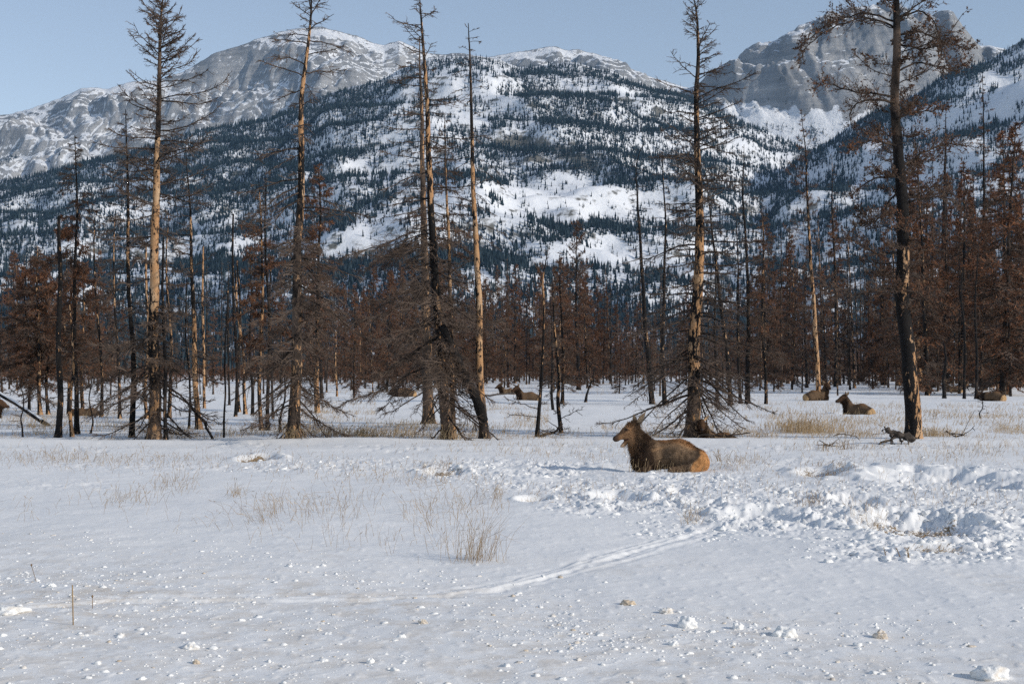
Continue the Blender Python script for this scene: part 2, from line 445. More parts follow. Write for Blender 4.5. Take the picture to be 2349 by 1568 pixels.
class Range:
    def __init__(s, sky, d0, d1, z0, prof, relief, u0, u1): s.sky, s.d0, s.d1, s.z0, s.prof, s.relief, s.u0, s.u1 = sky, d0, d1, z0, prof, relief, u0, u1
    def pos(s, u, v):
        """u picture column of the ridge bearing, v 0 foot .. 1 ridge .. >1 far side"""
        d = s.d0 + (s.d1 - s.d0) * v
        x = (u - CX) / F * d
        H = (HZ - interp(u, s.sky)) / F * s.d1 + CAMH - s.z0
        pv = np.where(v <= 1, s.prof(np.clip(v, 0, 1)), 1 - 1.4 * (v - 1))
        h = s.z0 + H * pv
        h = s.relief(x, d, h, np.clip(v, 0, 1.3), u)
        return x, d, h
def slope_attr(x, y, z):
    P = np.stack([x, y, z], -1)
    du = np.gradient(P, axis=1); dv = np.gradient(P, axis=0)
    N = np.cross(du, dv); N /= np.linalg.norm(N, axis=-1)[..., None] + 1e-9
    return np.abs(N[..., 2])
def relA(x, y, h, v, u):
    k = smooth(0.0, 0.15, v) * (1 - 0.84 * smooth(0.90, 1.0, v))
    g = 80 * (ridged((x + 0.6 * y) / 1000 + 0.4 * perlin(y / 700, x / 900, 91), (y - 0.5 * x) / 1300, 3, 81, 0.5) - 0.6)
    wx = x + 70 * fbm(x / 260, y / 260, 3, 86); wy = y + 70 * fbm(x / 260, y / 260, 3, 87)
    f1, f2 = worley(wx / 420, (wy + 0.6 * wx) / 560, 301); f3, f4 = worley(wx / 150, (wy + 0.5 * wx) / 210, 302); f5, f6 = worley(wx / 58, wy / 85, 303)
    g = g - 150 * f1 - 75 * f3 - 30 * f5 + 150 * .45 + 75 * .45
    h = h + k * g
    w = h + 0.20 * x + 0.1 * y + 90 * fbm(x / 420, y / 420, 3, 83)
    h = h + k * smooth(-.1, .5, perlin(x / 260, y / 300, 82)) * (7 * np.sin(w * 2 * math.pi / 92) * (0.6 + 0.6 * perlin(x / 300, y / 300, 84)) + 4.5 * np.sin((w + 40 * fbm(x / 150, y / 150, 2, 89)) * 2 * math.pi / 37))
    return h + 3.5 * ridged(x / 60, y / 60, 3, 88) * (0.25 + k)
def relC(x, y, h, v, u):
    k = (0.08 + 0.92 * smooth(0.62, 0.74, v)) * (1 - 0.80 * smooth(0.90, 1.0, v))
    cx_ = x / 330 + 0.25 * h / 330 + 0.5 * perlin(y / 500, x / 600, 92)
    g = -95 * np.exp(-(perlin(cx_, y / 3000, 101) / 0.10) ** 2) * (0.4 + 0.6 * smooth(-.1, .4, perlin(x / 500, y / 900, 104))) + 70 * perlin(x / 800, y / 1500, 109) + 28 * fbm(x / 220, y / 340, 4, 105, 0.5)
    h = h + k * g
    w = h - 0.35 * x + 60 * fbm(x / 400, y / 400, 3, 103)
    wx = x + 50 * fbm(x / 200, y / 300, 3, 116) + 0.12 * h; f1, f2 = worley(wx / 260, y / 1500, 311); f3, f4 = worley(wx / 95, y / 500, 312); f5, f6 = worley(wx / 40, y / 120, 313)
    h = h + k * (-120 * f1 - 60 * f3 - 20 * f5 + 80)
    h = h + k * (2.0 * np.sin(w * 2 * math.pi / 80) + 1.5 * np.sin(w * 2 * math.pi / 31 + 3 * perlin(x / 120, y / 120, 106)))
    return h + 3 * ridged(x / 50, y / 70, 3, 108) * (0.25 + k)
def relB(x, y, h, v, u):
    k = smooth(0.0, 0.2, v) * (1 - 0.7 * smooth(0.85, 1.0, v))
    h = h + k * (45 * (ridged((x + 0.5 * y) / 620, (y - 0.3 * x) / 1500, 3, 111) - 0.5) * 0.7 + 22 * fbm(x / 240, y / 200, 3, 115))
    w = h + 30 * perlin(x / 420, y / 420, 113)
    h = h + k * 11 * np.sin(w * 2 * math.pi / 95)
    return h + 1.5 * fbm(x / 40, y / 40, 3, 118)
RA = Range(SKY_A, 3900, 6300, 120, lambda v: 0.25 * v + 0.75 * (0.55 * v + 0.45 * v ** 2.2), relA, -500, 2100)
RC = Range(SKY_C, 3600, 5000, 150, lambda v: 0.30 * smooth(0, 1, v) + 0.70 * smooth(0.25, 1.0, v) ** 0.85, relC, 1350, 2850)
RB = Range(SKY_B, 1500, 3600, -6, lambda v: 0.75 * v + 0.25 * v * v, relB, -600, 3000)
RD = Range(SKY_D, 1500, 2900, -6, lambda v: 0.7 * v + 0.3 * v * v, relB, 1500, 3200)
def build_range(rg, name, nu, nv, mat, which, label):
    u = np.linspace(rg.u0, rg.u1, nu); v = np.concatenate([np.linspace(0, 1, nv), [1.02, 1.06, 1.15, 1.3]])
    U, Vv = np.meshgrid(u, v)
    x, y, z = rg.pos(U, Vv)
    n, m = x.shape
    i = np.arange(n - 1)[:, None] * m; j = np.arange(m - 1)[None]
    q = np.stack([i + j, i + j + 1, i + m + j + 1, i + m + j], -1).reshape(-1, 4)
    sl = slope_attr(x, y, z)
    if which == 'A':
        cv = np.clip((np.roll(z, 1, 0) + np.roll(z, -1, 0) + np.roll(z, 1, 1) + np.roll(z, -1, 1) - 4 * z) / 5.0, -1, 1)
        sn = 0.55 * cv + smooth(0.58, 0.92, sl) * 0.76 + 0.24 * smooth(0.75, 0.15, Vv) + 0.05 * smooth(0.96, 1.0, Vv) + 0.13 + 0.06 * smooth(2300, 1200, (x + 3300))
        at_ = dict(snow=sn.ravel())
    elif which == 'C':
        pxx, pyy = CX + F * x / y, HZ - F * (z - CAMH) / y
        sn = smooth(0.56, 0.92, sl) * 0.66 + 0.75 * smooth(225, 265, pyy + 26 * perlin(pxx / 34, pyy / 60, 107) - 0.05 * (pxx - 1750))
        at_ = dict(snow=sn.ravel())
    else:
        px, py = CX + F * x / y, HZ - F * (z - CAMH) / y
        br = -0.02 + 0.30 * smooth(0.1, 0.9, fbm(px / 70, py / 14, 4, 121)) + 0.22 * smooth(0.94, 0.80, sl)
        if which == 'B':
            br = br + 0.5 * np.exp(-(((px - 1270) / 130) ** 2 + ((py - 345 - 0.25 * (px - 1270)) / 22) ** 2)) + 0.1
        at_ = dict(brush=br.ravel())
    mb = MB(); mb.add(np.stack([x, y, z], -1), q, **at_)
    kind(obj(name, mb.mesh(name, mat)), "structure", label, "mountain")
build_range(RA, "mountain", 1100, 420, MR, 'A', "high grey rock mountain streaked with snow on the skyline")
build_range(RC, "mountain", 640, 380, MR, 'C', "steep grey rock peak with snowy gullies behind the black pine")
build_range(RB, "mountain_slope", 800, 300, MSL, 'B', "long snowy mountainside scattered with dark evergreen forest")
build_range(RD, "mountain_slope", 420, 240, MSL, 'D', "snowy forested slope rising out of the right edge")

# ------------------------------------------------------------------ forest on the mountains (one far-off mass)
def stripe(px, py, a, b, w):
    (ax, ay), (bx, by) = a, b
    dx, dy = bx - ax, by - ay; L2 = dx * dx + dy * dy
    t = np.clip(((px - ax) * dx + (py - ay) * dy) / L2, 0, 1)
    return np.exp(-(np.hypot(px - ax - t * dx, py - ay - t * dy) / w) ** 2)
def blob(px, py, cx, cy, rx, ry): return np.exp(-(((px - cx) / rx) ** 2 + ((py - cy) / ry) ** 2))
def densB(px, py):
    q = py - interp(px, SKY_B)
    d = 0.55 + 0.03 * smooth(900, 500, px) + 0.45 * fbm(px / 150, q / 32, 4, 131, 0.65) + 0.30 * perlin(px / 40, q / 20, 137) + 0.42 * perlin(px / 8, q / 28, 138)
    d += 0.55 * smooth(950, 700, px) * smooth(95, 40, q) * smooth(-5, 8, q)
    d += 0.7 * smooth(1130, 1200, px) * smooth(1700, 1600, px) * smooth(30, 10, q)
    d += 0.12 * smooth(700, 300, px)
    d += 0.75 * stripe(px, py, (820, 250), (600, 420), 55) + 0.5 * stripe(px, py, (700, 330), (420, 430), 45)
    for a, b, w, k in (((1230, 195), (1420, 310), 26, .7), ((1300, 290), (1470, 420), 30, .8), ((1390, 250), (1640, 400), 34, .8), ((1170, 190), (1290, 300), 20, .4),
                       ((1480, 400), (1750, 470), 40, .5), ((1130, 345), (1240, 350), 14, .7), ((1150, 400), (1480, 385), 14, .55), ((1150, 545), (1480, 515), 16, .5),
                       ((870, 600), (1200, 590), 26, .6), ((700, 500), (900, 440), 18, .55), ((940, 160), (1040, 300), 18, .25), ((1600, 240), (1750, 330), 16, .6), ((560, 620), (1000, 650), 50, .5)):
        d += k * stripe(px, py, a, b, w)
    for cx, cy, rx, ry, k in ((1390, 450, 230, 34, .62), (1090, 470, 200, 34, .25), (830, 565, 100, 40, .6), (1060, 230, 110, 55, .40), (1330, 500, 260, 22, .3), (1350, 575, 200, 30, .3),
                              (1480, 610, 120, 25, .35), (900, 500, 120, 14, .35), (620, 590, 120, 18, .4), (1130, 180, 80, 25, .3), (1310, 205, 90, 14, .5), (1190, 440, 300, 10, .5), (480, 560, 160, 12, .4), (1680, 300, 70, 30, .3)):
        d -= k * blob(px, py, cx, cy, rx, ry)
    d += 0.35 * smooth(620, 700, py)
    return d
def densD(px, py):
    q = py - interp(px, SKY_D)
    d = 0.42 + 0.55 * fbm(px / 90, q / 60, 3, 151, 0.6) + 0.3 * perlin(px / 30, q / 26, 157)
    d += 0.6 * smooth(1700, 1800, px) * smooth(2150, 2050, px) * smooth(70, 30, q) + 0.6 * smooth(20, 6, q)
    d += 0.25 * smooth(450, 520, py) - 0.5 * blob(px, py, 2300, 230, 40, 60)
    return d
def densA(px, py):
    d = 1.2 * stripe(px, py, (-20, 390), (190, 276), 6) + 0.9 * stripe(px, py, (150, 310), (230, 262), 8) + 0.8 * stripe(px, py, (200, 345), (420, 290), 9)
    return d - 0.25 + 0.5 * perlin(px / 9, py / 9, 161)
def densC(px, py):
    d = 0.9 * smooth(262, 300, py + 20 * perlin(px / 40, 0, 165)) * (0.5 + 0.9 * perlin(px / 45, py / 30, 163)) + 0.4 * smooth(330, 350, py)
    return d
def scatter(rg, dens, n, u0, u1, vmax=0.995, vmin=0.01):
    rng = np.random.default_rng(int(rg.d1))
    u = rng.uniform(u0, u1, n); v = rng.uniform(vmin, vmax, n) ** 1.0
    x, y, z = rg.pos(u, v)
    px, py = CX + F * x / y, HZ - F * (z - CAMH) / y
    keep = rng.uniform(0, 1, n) < np.clip((dens(px, py) - 0.2) * 1.25, 0.012, 1)
    return x[keep], y[keep], z[keep]
def build_forest():
    rng = np.random.default_rng(99)
    sets = [scatter(RB, densB, 330000, -120, 2250), scatter(RD, densD, 120000, 1550, 2560), scatter(RA, densA, 60000, -100, 500, 0.75), scatter(RC, densC, 36000, 1450, 2500, 0.8, 0.45)]
    # valley floor woods between the meadow and the mountain foot
    n = 2600
    d = rng.uniform(420, 1480, n); u = rng.uniform(-80, 2440, n)
    sets.append(((u - CX) / F * d, d, np.full(n, -0.5) - 8 * smooth(1100, 2500, d)))
    x = np.concatenate([s[0] for s in sets]); y = np.concatenate([s[1] for s in sets]); z = np.concatenate([s[2] for s in sets])
    n = len(x)
    h = np.clip(8.2 * np.exp(rng.normal(0, .38, n)), 3, 19) * (0.75 + 0.25 * rng.uniform(0, 1, n)); h = np.where(y > 3800, h * 1.1, h)
    w = h * rng.uniform(0.11, 0.18, n)
    tint = rng.uniform(0, 1, n) ** 3
    K = 4
    th = np.arange(K) * 2 * math.pi / K
    rot = rng.uniform(0, 6.28, n)
    mb = MB()
    for (zb, zt, rr) in ((0.02, 0.62, 1.0), (0.38, 1.0, 0.62)):
        a = th[None] + rot[:, None] + zb
        jr = rng.uniform(0.7, 1.25, (n, K))
        ring = np.stack([x[:, None] + np.cos(a) * (w * rr)[:, None] * jr, y[:, None] + np.sin(a) * (w * rr)[:, None] * jr, (z + h * zb)[:, None] + h[:, None] * rng.uniform(-.05, .05, (n, K))], -1)
        tip = np.stack([x + rng.normal(0, .2, n), y, z + h * zt], -1)[:, None]
        V = np.concatenate([ring, tip], 1)
        b = np.arange(n)[:, None, None] * (K + 1)
        t = np.stack([np.arange(K), (np.arange(K) + 1) % K, np.full(K, K)], -1)[None] + b
        mb.add(V, None, t.reshape(-1, 3), tint=np.repeat(tint, K + 1))
    kind(obj("mountain_forest", mb.mesh("mountain_forest", MEV, False)), "stuff", "far off dark evergreen forest covering the mountain slopes", "forest")
    print("forest", n)
build_forest()
# ------------------------------------------------------------------ burnt trees
def trunk_into(mb, P, r0, rtop, rng, k=10, n=34, peel=0.2, char=0.6, flare=0.35, pside=0.11):
    P = np.asarray(P, float)
    L = np.concatenate([[0], np.cumsum(np.linalg.norm(np.diff(P, axis=0), axis=1))])
    H = L[-1]
    t = np.linspace(0, 1, n) ** 1.25
    # rounded polyline
    C = np.stack([np.interp(t * H, L, P[:, i]) for i in range(3)], 1)
    C2 = C.copy(); C2[1:-1] = (C[:-2] + 2 * C[1:-1] + C[2:]) / 4
    C = C2
    sd_ = int(rng.integers(1e6))
    C[1:, 0] += 0.10 * r0 * perlin(t[1:] * H / 0.9, 0.5, sd_) + np.minimum(t[1:] * 6, 1) * 0.4 * min(r0, .15) * perlin(t[1:] * H / 2.6, 2.5, sd_ + 3); C[1:, 1] += 0.10 * r0 * perlin(t[1:] * H / 0.9, 7.5, sd_)
    rad = r0 * (1 - t) ** 0.85 + rtop * t
    rad = rad + r0 * flare * np.exp(-t * H / 0.28)
    th = np.arange(k) * 2 * math.pi / k
    rr = rad[:, None] * (1 + 0.07 * perlin(th[None] * 1.1, t[:, None] * H / 0.5, sd_ + 1) + 0.22 * np.exp(-t * H / 0.25)[:, None] * np.sin(th * 4 + sd_)[None])
    V = C[:, None] + np.stack([np.cos(th)[None] * rr, np.sin(th)[None] * rr, np.zeros_like(rr)], -1)
    i = np.arange(n - 1)[:, None] * k; j = np.arange(k)[None]; j2 = (j + 1) % k
    q = np.stack([i + j, i + j2, i + k + j2, i + k + j], -1).reshape(-1, 4)
    tp = np.stack([np.full(k, n * k), (n - 1) * k + np.arange(k), (n - 1) * k + (np.arange(k) + 1) % k], -1)
    pv = interp(t, peel) if isinstance(peel, (list, tuple)) else np.full(n, peel)
    cv = interp(t, char) if isinstance(char, (list, tuple)) else np.full(n, char)
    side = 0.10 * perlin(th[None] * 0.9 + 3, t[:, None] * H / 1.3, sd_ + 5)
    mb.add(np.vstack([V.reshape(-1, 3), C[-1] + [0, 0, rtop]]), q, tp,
           peel=np.append((pv[:, None] + 2 * side + pside * np.cos(th + 0.45)[None] * np.minimum(pv * 4, 1)[:, None]).ravel(), pv[-1]), char=np.append(np.repeat(cv, k), cv[-1]))  # peel biased to right front, a sunlit side painted in; pine's split is real
    return C

class Twigs:
    def __init__(s): s.p = []; s.d = []; s.l = []
def limb(mb, P, rad, k=4):
    mb.tube(P, rad, k, 0, peel=0.0)

def crown_into(cb, nb, C, H, rng, width, nbr, elev, zlo=0.1, zhi=0.99, droop=0.25, tip=0.1, twigs=10, twl=0.30, ter=4, rb=0.028,
               needles=0, nz=(0, 1), nlen=0.10, nwid=0.018, curly=0.0, extra=(), fine=0.0068, barezone=None, side=None, ntint=0.0):
    """branches with twigs, fine twigs and (optionally) dead needles around trunk axis C"""
    TP = []; TD = []; TL = []; TZ = []
    nseed = int(rng.integers(1e6))
    zz = (np.arange(nbr) + rng.uniform(0, 1, nbr)) / nbr
    z = zlo + (zhi - zlo) * zz
    paths = []
    for zi in z:
        zr = zi * H
        if barezone is not None and rng.uniform() < interp(zi, barezone): continue
        base = np.array([np.interp(zr, C[:, 2], C[:, 0]), np.interp(zr, C[:, 2], C[:, 1]), zr])
        az = rng.uniform(0, 2 * math.pi)
        L = float(interp(zi, width)) * rng.choice([rng.uniform(0.75, 1.1), rng.uniform(0.35, 0.8)], p=[.7, .3])
        L *= float(np.clip(0.95 + 0.75 * perlin(math.cos(az) * 1.3 + zr * 0.55, math.sin(az) * 1.3 + 3.1, int(C[0, 0] * 0 + nseed)), .3, 1.45))
        if side is not None: L *= 1 + side * math.cos(az)
        if L < 0.05: continue
        e = R(float(interp(zi, elev)) + rng.normal(0, 7))
        d = np.array([math.cos(az) * math.cos(e), math.sin(az) * math.cos(e), math.sin(e)])
        n = 8; s = np.linspace(0, 1, n)
        dr = droop * rng.uniform(0.4, 1.5)
        P = base + L * s[:, None] * d
        P[:, 2] += -dr * L * s ** 2 + tip * L * s ** 4
        sdv = np.array([-math.sin(az), math.cos(az), 0])
        w = rng.normal(0, 0.035 + 0.10 * curly, (n, 3)).cumsum(0) * L * 0.35; w -= np.linspace(0, 1, n)[:, None] * 0; w[0] = 0
        P += w + sdv * (L * rng.normal(0, 0.12) * s ** 2)[:, None]
        paths.append((P, L, zi))
    for P in extra: paths.append((np.asarray(P, float), float(np.linalg.norm(np.diff(P, axis=0), axis=1).sum()), float(np.asarray(P)[0, 2] / H)))
    ne = len(extra)
    for bi, (P, L, zi) in enumerate(paths):
        isx = bi >= len(paths) - ne
        n = len(P)
        r = (rb * 2.3 if isx else rb * 1.35 * (0.45 + 0.30 * min(L, 3.0))) * (1 - zi * 0.35)
        limb(cb, P, np.linspace(r, 0.009, n), 6 if isx else 4)
        m = int(1.35 * twigs * (0.35 + 0.45 * L) * (1.5 if isx else 1) + rng.uniform(0, 1))
        if m == 0: continue
        s = rng.uniform(0.12, 1, m) ** 0.85; f = s * (n - 1); i0 = np.minimum(f.astype(int), n - 2)
        Bp = P[i0] + (P[i0 + 1] - P[i0]) * (f - i0)[:, None]
        T = P[i0 + 1] - P[i0]; T /= np.linalg.norm(T, axis=1)[:, None] + 1e-9
        Sd = np.cross(T, [0, 0, 1.0]); Sd /= np.linalg.norm(Sd, axis=1)[:, None] + 1e-9
        Sd *= rng.choice([-1, 1], m)[:, None]
        a = rng.uniform(0.5, 1.15, m)
        D = T * np.cos(a)[:, None] + Sd * np.sin(a)[:, None] + np.array([0, 0, 1.0]) * rng.normal(-0.12 if not curly else 0.25, 0.28 + 0.3 * curly, m)[:, None]
        D /= np.linalg.norm(D, axis=1)[:, None]
        l = twl * min(L, 2.2) * (1.15 - 0.75 * s) * rng.uniform(0.5, 1.25, m) + 0.08
        TP.append(Bp); TD.append(D); TL.append(l); TZ.append(np.full(m, zi))
    if not TP: return
    P0 = np.concatenate(TP); D = np.concatenate(TD); l = np.concatenate(TL); tz = np.concatenate(TZ)
    N = len(P0)
    J = rng.normal(0, 0.16 + 0.35 * curly, (N, 3))
    P1 = P0 + D * (l * 0.5)[:, None]
    D2 = D + J + np.array([0, 0, 0.35 * curly - 0.12]); D2 /= np.linalg.norm(D2, axis=1)[:, None]
    P2 = P1 + D2 * (l * 0.5)[:, None]
    tint = np.clip(0.5 + 0.5 * perlin(P0[:, 0] / 0.9, P0[:, 2] / 0.9, 211) + rng.normal(0, .2, N), 0, 1)
    cb.prisms(P0, P1, fine * 1.7, fine * 1.25, 1, tint=tint); cb.prisms(P1, P2, fine * 1.25, fine * 0.7, 1, tint=tint)
    ends = [P2]; ez = [tz]
    NB = [P0]; ND = [P2 - P0]; NZ = [tz]
    if ter:
        M = N * ter
        ii = np.repeat(np.arange(N), ter); s = rng.uniform(0.15, 1, M)
        Q0 = np.where((s < 0.5)[:, None], P0[ii] + (P1 - P0)[ii] * (s * 2)[:, None], P1[ii] + (P2 - P1)[ii] * (s * 2 - 1)[:, None])
        T = D[ii]; rv = rng.normal(size=(M, 3)); sdv = np.cross(T, rv); sdv /= np.linalg.norm(sdv, axis=1)[:, None] + 1e-9
        E = T * 0.75 + sdv * rng.uniform(0.4, 1.0, M)[:, None]; E /= np.linalg.norm(E, axis=1)[:, None]
        ql = l[ii] * rng.uniform(0.18, 0.45, M)
        Q1 = Q0 + E * ql[:, None]
        cb.prisms(Q0, Q1, fine * 1.0, fine * 0.55, 1, tint=tint[ii])
        NB.append(Q0); ND.append(Q1 - Q0); NZ.append(tz[ii])
    if needles:
        B = np.concatenate(NB); Dd = np.concatenate(ND); Z = np.concatenate(NZ)
        ok = (Z > nz[0] - 0.08 * rng.uniform(-1, 1, len(Z))) & (Z < nz[1] + 0.08 * rng.uniform(-1, 1, len(Z)))
        clump = perlin(B[:, 0] / 0.8 + 5, B[:, 2] / 0.8, 223) + 0.5 * perlin(B[:, 1] / 0.6, B[:, 2] / 0.5, 227)
        ok &= clump > rng.uniform(-0.55, 0.25, len(Z))
        B = B[ok]; Dd = Dd[ok]
        k = max(1, int(needles))
        ii = np.repeat(np.arange(len(B)), k); M = len(ii)
        if M:
            b0 = B[ii] + Dd[ii] * rng.uniform(0.1, 1.05, M)[:, None]
            dl = np.linalg.norm(Dd, axis=1)[ii]
            dirs = Dd[ii] / (dl[:, None] + 1e-9) * 0.8 + rng.normal(0, 0.6, (M, 3)); dirs /= np.linalg.norm(dirs, axis=1)[:, None]
            nb.blades(b0, dirs * (nlen * rng.uniform(0.6, 1.4, M))[:, None], nwid * rng.uniform(0.6, 1.5, M), 0,
                      tint=np.clip(0.45 + ntint + 0.7 * perlin(b0[:, 0] / 1.1, b0[:, 2] / 0.9, 229) + rng.normal(0, .22, M), 0, 1))

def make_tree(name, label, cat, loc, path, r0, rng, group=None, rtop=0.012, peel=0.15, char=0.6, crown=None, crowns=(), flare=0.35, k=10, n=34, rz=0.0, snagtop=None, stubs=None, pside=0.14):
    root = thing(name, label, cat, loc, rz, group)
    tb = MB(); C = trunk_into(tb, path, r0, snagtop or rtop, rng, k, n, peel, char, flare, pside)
    H = C[-1, 2]
    if stubs: crown_into(tb, None, C, H, rng, **stubs)
    obj("trunk", tb.mesh("trunk", [MT, MTW]), root)
    cb = MB(); nb = MB()
    for cr in ([crown] if crown else []) + list(crowns): crown_into(cb, nb, C, H, rng, **cr)
    if cb.n: obj("branches", cb.mesh("branches", [MBR, MTW]), root)
    if nb.n: obj("dead_needles", nb.mesh("dead_needles", MND, False), root)
    return root

def px_tree(name, label, cat, pts, w, rng, sink=0.06, depth=None, extra_px=(), **kw):
    """pts: picture points up the trunk, first one the base on the ground"""
    bx, by = pts[0]
    x, D = at(bx, by)
    if depth: D = depth; x = (bx - CX) / F * D
    s = D / F
    z0 = gz(x, D) - sink
    base_z = CAMH + (HZ - by) * s
    path = []
    yo = 0.0
    for i, (px, py) in enumerate(pts):
        path.append(((px - bx) * s, 0.25 * math.sin(i * 1.7 + bx) * (i > 0), (by - py) * s + (sink if i else 0) + (base_z - z0 - sink if i else 0)))
    ex = []
    for e in extra_px:
        dp = e[0]; m = len(e) - 1
        ex.append([((px - bx) * s, dp * (i / m), (by - py) * s) for i, (px, py) in enumerate(e[1:])])
    if ex:
        kw["crown"] = dict(kw["crown"]); kw["crown"]["extra"] = [densify(e, rng) for e in ex]
    return make_tree(name, label, cat, (x, D, z0), path, w * s / 2, rng, **kw)
def densify(e, rng):
    e = np.array(e, float); L = np.concatenate([[0], np.cumsum(np.linalg.norm(np.diff(e, axis=0), axis=1))])
    t = np.linspace(0, L[-1], len(e) * 3)
    P = np.stack([np.interp(t, L, e[:, i]) for i in range(3)], 1)
    P[1:-1] = (P[:-2] + P[1:-1] * 2 + P[2:]) / 4
    P[1:-1] += rng.normal(0, 0.018, P[1:-1].shape)
    return P
def rg(i): return np.random.default_rng(1000 + i)

SP = "burnt_spruce"
G_H = "tall burnt spruces along the meadow edge"
# --- the tall trees of the front row
px_tree(SP, "tall burnt spruce with a long strip of peeled orange trunk and dense twiggy top", "spruce",
        [(352, 1006), (352, 900), (354, 740), (356, 560), (358, 400), (362, 250), (367, 120), (372, 0), (375, -45)], 30, rg(1), group=G_H,
        peel=[(0, .5), (.06, .42), (.17, .22), (.25, .30), (.30, .80), (.45, .92), (.56, .90), (.62, .55), (.68, .2), (1, .05)], char=[(0, .35), (.2, .8), (.6, .6), (1, .5)],
        crowns=[dict(width=[(0, 2.3), (.15, 2.0), (.3, 1.9), (.5, 1.6), (.62, 2.2), (.75, 1.9), (.85, 1.2), (.93, .8), (1, .35)], nbr=116,
                     elev=[(0, -32), (.2, -22), (.35, -8), (.55, 2), (.7, 14), (.85, 28), (1, 50)], zlo=.03, droop=.22, tip=.25, twigs=11, twl=.28, ter=3, rb=.026,
                     barezone=[(0, .1), (.25, .15), (.3, .45), (.55, .4), (.62, .1), (.7, .15), (1, .0)]),
                dict(width=[(.5, 1.9), (.7, 1.9), (.84, 1.2)], nbr=34, elev=[(.5, 2), (.84, 22)], zlo=.5, zhi=.84, droop=.12, tip=.25, twigs=13, twl=.28, ter=4, rb=.022),
                dict(width=[(.84, 1.0), (.93, .7), (1, .25)], nbr=36, elev=[(.84, 25), (1, 50)], zlo=.82, droop=.1, tip=.3, twigs=20, twl=.26, ter=6, rb=.02),
                dict(width=[(.1, 2.0), (.3, 1.5)], nbr=24, elev=[(.1, -20), (.3, -5)], zlo=.12, zhi=.30, droop=.2, tip=.1, twigs=22, twl=.3, ter=7, rb=.02, side=-.5)])
px_tree(SP, "tall leaning burnt spruce with black and pale patched trunk above a dark twiggy skirt", "spruce",
        [(673, 1012), (676, 880), (680, 740), (684, 600), (688, 460), (691, 350), (696, 240), (704, 120), (712, 0), (715, -50)], 29, rg(2), group=G_H,
        peel=[(0, .22), (.1, .32), (.2, .2), (.48, .2), (.55, .44), (.75, .56), (.85, .42), (1, .1)], char=[(0, .6), (.3, .35), (.5, .75), (1, .6)],
        crowns=[dict(width=[(0, 1.9), (.2, 2.0), (.35, 1.9), (.6, 1.8), (.8, 1.7), (.93, 1.5), (1, 1.1)], nbr=104,
                     elev=[(0, -35), (.25, -20), (.5, -8), (.7, 5), (.9, 25), (1, 50)], zlo=.03, droop=.3, tip=.15, twigs=9, twl=.28, ter=3, rb=.024,
                     barezone=[(0, .1), (.4, .1), (.5, .35), (1, .25)]),
                dict(width=[(.05, 2.2), (.2, 2.3), (.4, 1.9)], nbr=34, elev=[(0, -26), (.4, -12)], zlo=.05, zhi=.45, droop=.25, tip=.1, twigs=17, twl=.33, ter=6, rb=.018)])
px_tree(SP, "tall burnt spruce bending left at the top, thin orange trunk against its right side", "spruce",
        [(1027, 1007), (1019, 900), (1009, 790), (999, 660), (991, 560), (986, 430), (982, 330), (976, 220), (970, 110), (965, 0), (964, -12)], 27, rg(3), group=G_H,
        peel=[(0, .18), (.08, .28), (.16, .52), (.25, .4), (.33, .15), (.45, .2), (.55, .5), (.75, .6), (.85, .35), (1, .1)], char=[(0, .5), (.4, .85), (1, .55)],
        crowns=[dict(width=[(0, 2.1), (.2, 2.3), (.35, 2.2), (.5, 1.6), (.7, 1.6), (.85, 1.3), (.93, 1.0), (1, .25)], nbr=104,
                     elev=[(0, -34), (.2, -24), (.45, -10), (.65, -2), (.85, 15), (1, 35)], zlo=.02, droop=.25, tip=.2, twigs=9, twl=.28, ter=3, rb=.024,
                     barezone=[(0, .1), (.45, .1), (.6, .3), (1, .1)]),
                dict(width=[(.1, 2.6), (.3, 2.5), (.5, 1.6)], nbr=30, elev=[(0, -30), (.5, -10)], zlo=.12, zhi=.48, droop=.2, tip=.1, twigs=20, twl=.34, ter=8, rb=.018, side=-.25)])
px_tree(SP, "burnt spruce standing just behind the left-bending one with a wide dark foot", "spruce",
        [(983, 972), (981, 860), (978, 720), (974, 560), (970, 400), (968, 250), (965, 140), (963, 80)], 26, rg(4), group=G_H,
        peel=[(0, .15), (.2, .18), (.25, .5), (.33, .45), (.4, .15), (.55, .42), (.8, .3), (1, .1)], char=.45, flare=.75,
        crowns=[dict(width=[(.1, 1.8), (.3, 2.2), (.5, 1.9), (.75, 1.4), (.9, .8), (1, .15)], nbr=76, elev=[(0, -28), (.5, -12), (.8, 5), (1, 35)], zlo=.08, droop=.22, tip=.15,
                     twigs=10, twl=.3, ter=4, rb=.022),
                dict(width=[(.2, 2.3), (.45, 2.0)], nbr=28, elev=[(0, -24), (.6, -10)], zlo=.14, zhi=.55, droop=.2, tip=.1, twigs=20, twl=.34, ter=8, rb=.018, needles=1, nz=(.4, .75), nlen=.1)])
px_tree(SP, "thin orange barked burnt spruce touching the right side of the left-bending spruce", "spruce",
        [(1040, 1004), (1038, 900), (1034, 780), (1029, 620), (1026, 480), (1023, 370), (1020, 262)], 13, rg(5),
        peel=[(0, .25), (.15, .45), (.4, .5), (.6, .58), (.75, .5), (1, .1)], char=.5,
        crown=dict(width=[(0, .9), (.3, 1.0), (.6, 1.0), (.8, .75), (1, .15)], nbr=52, elev=[(0, -25), (.5, -10), (.8, 0), (1, 30)], zlo=.1, droop=.25, tip=.1, twigs=13, twl=.3, ter=6, rb=.016,
                   needles=1, nz=(.35, .8), nlen=.08))
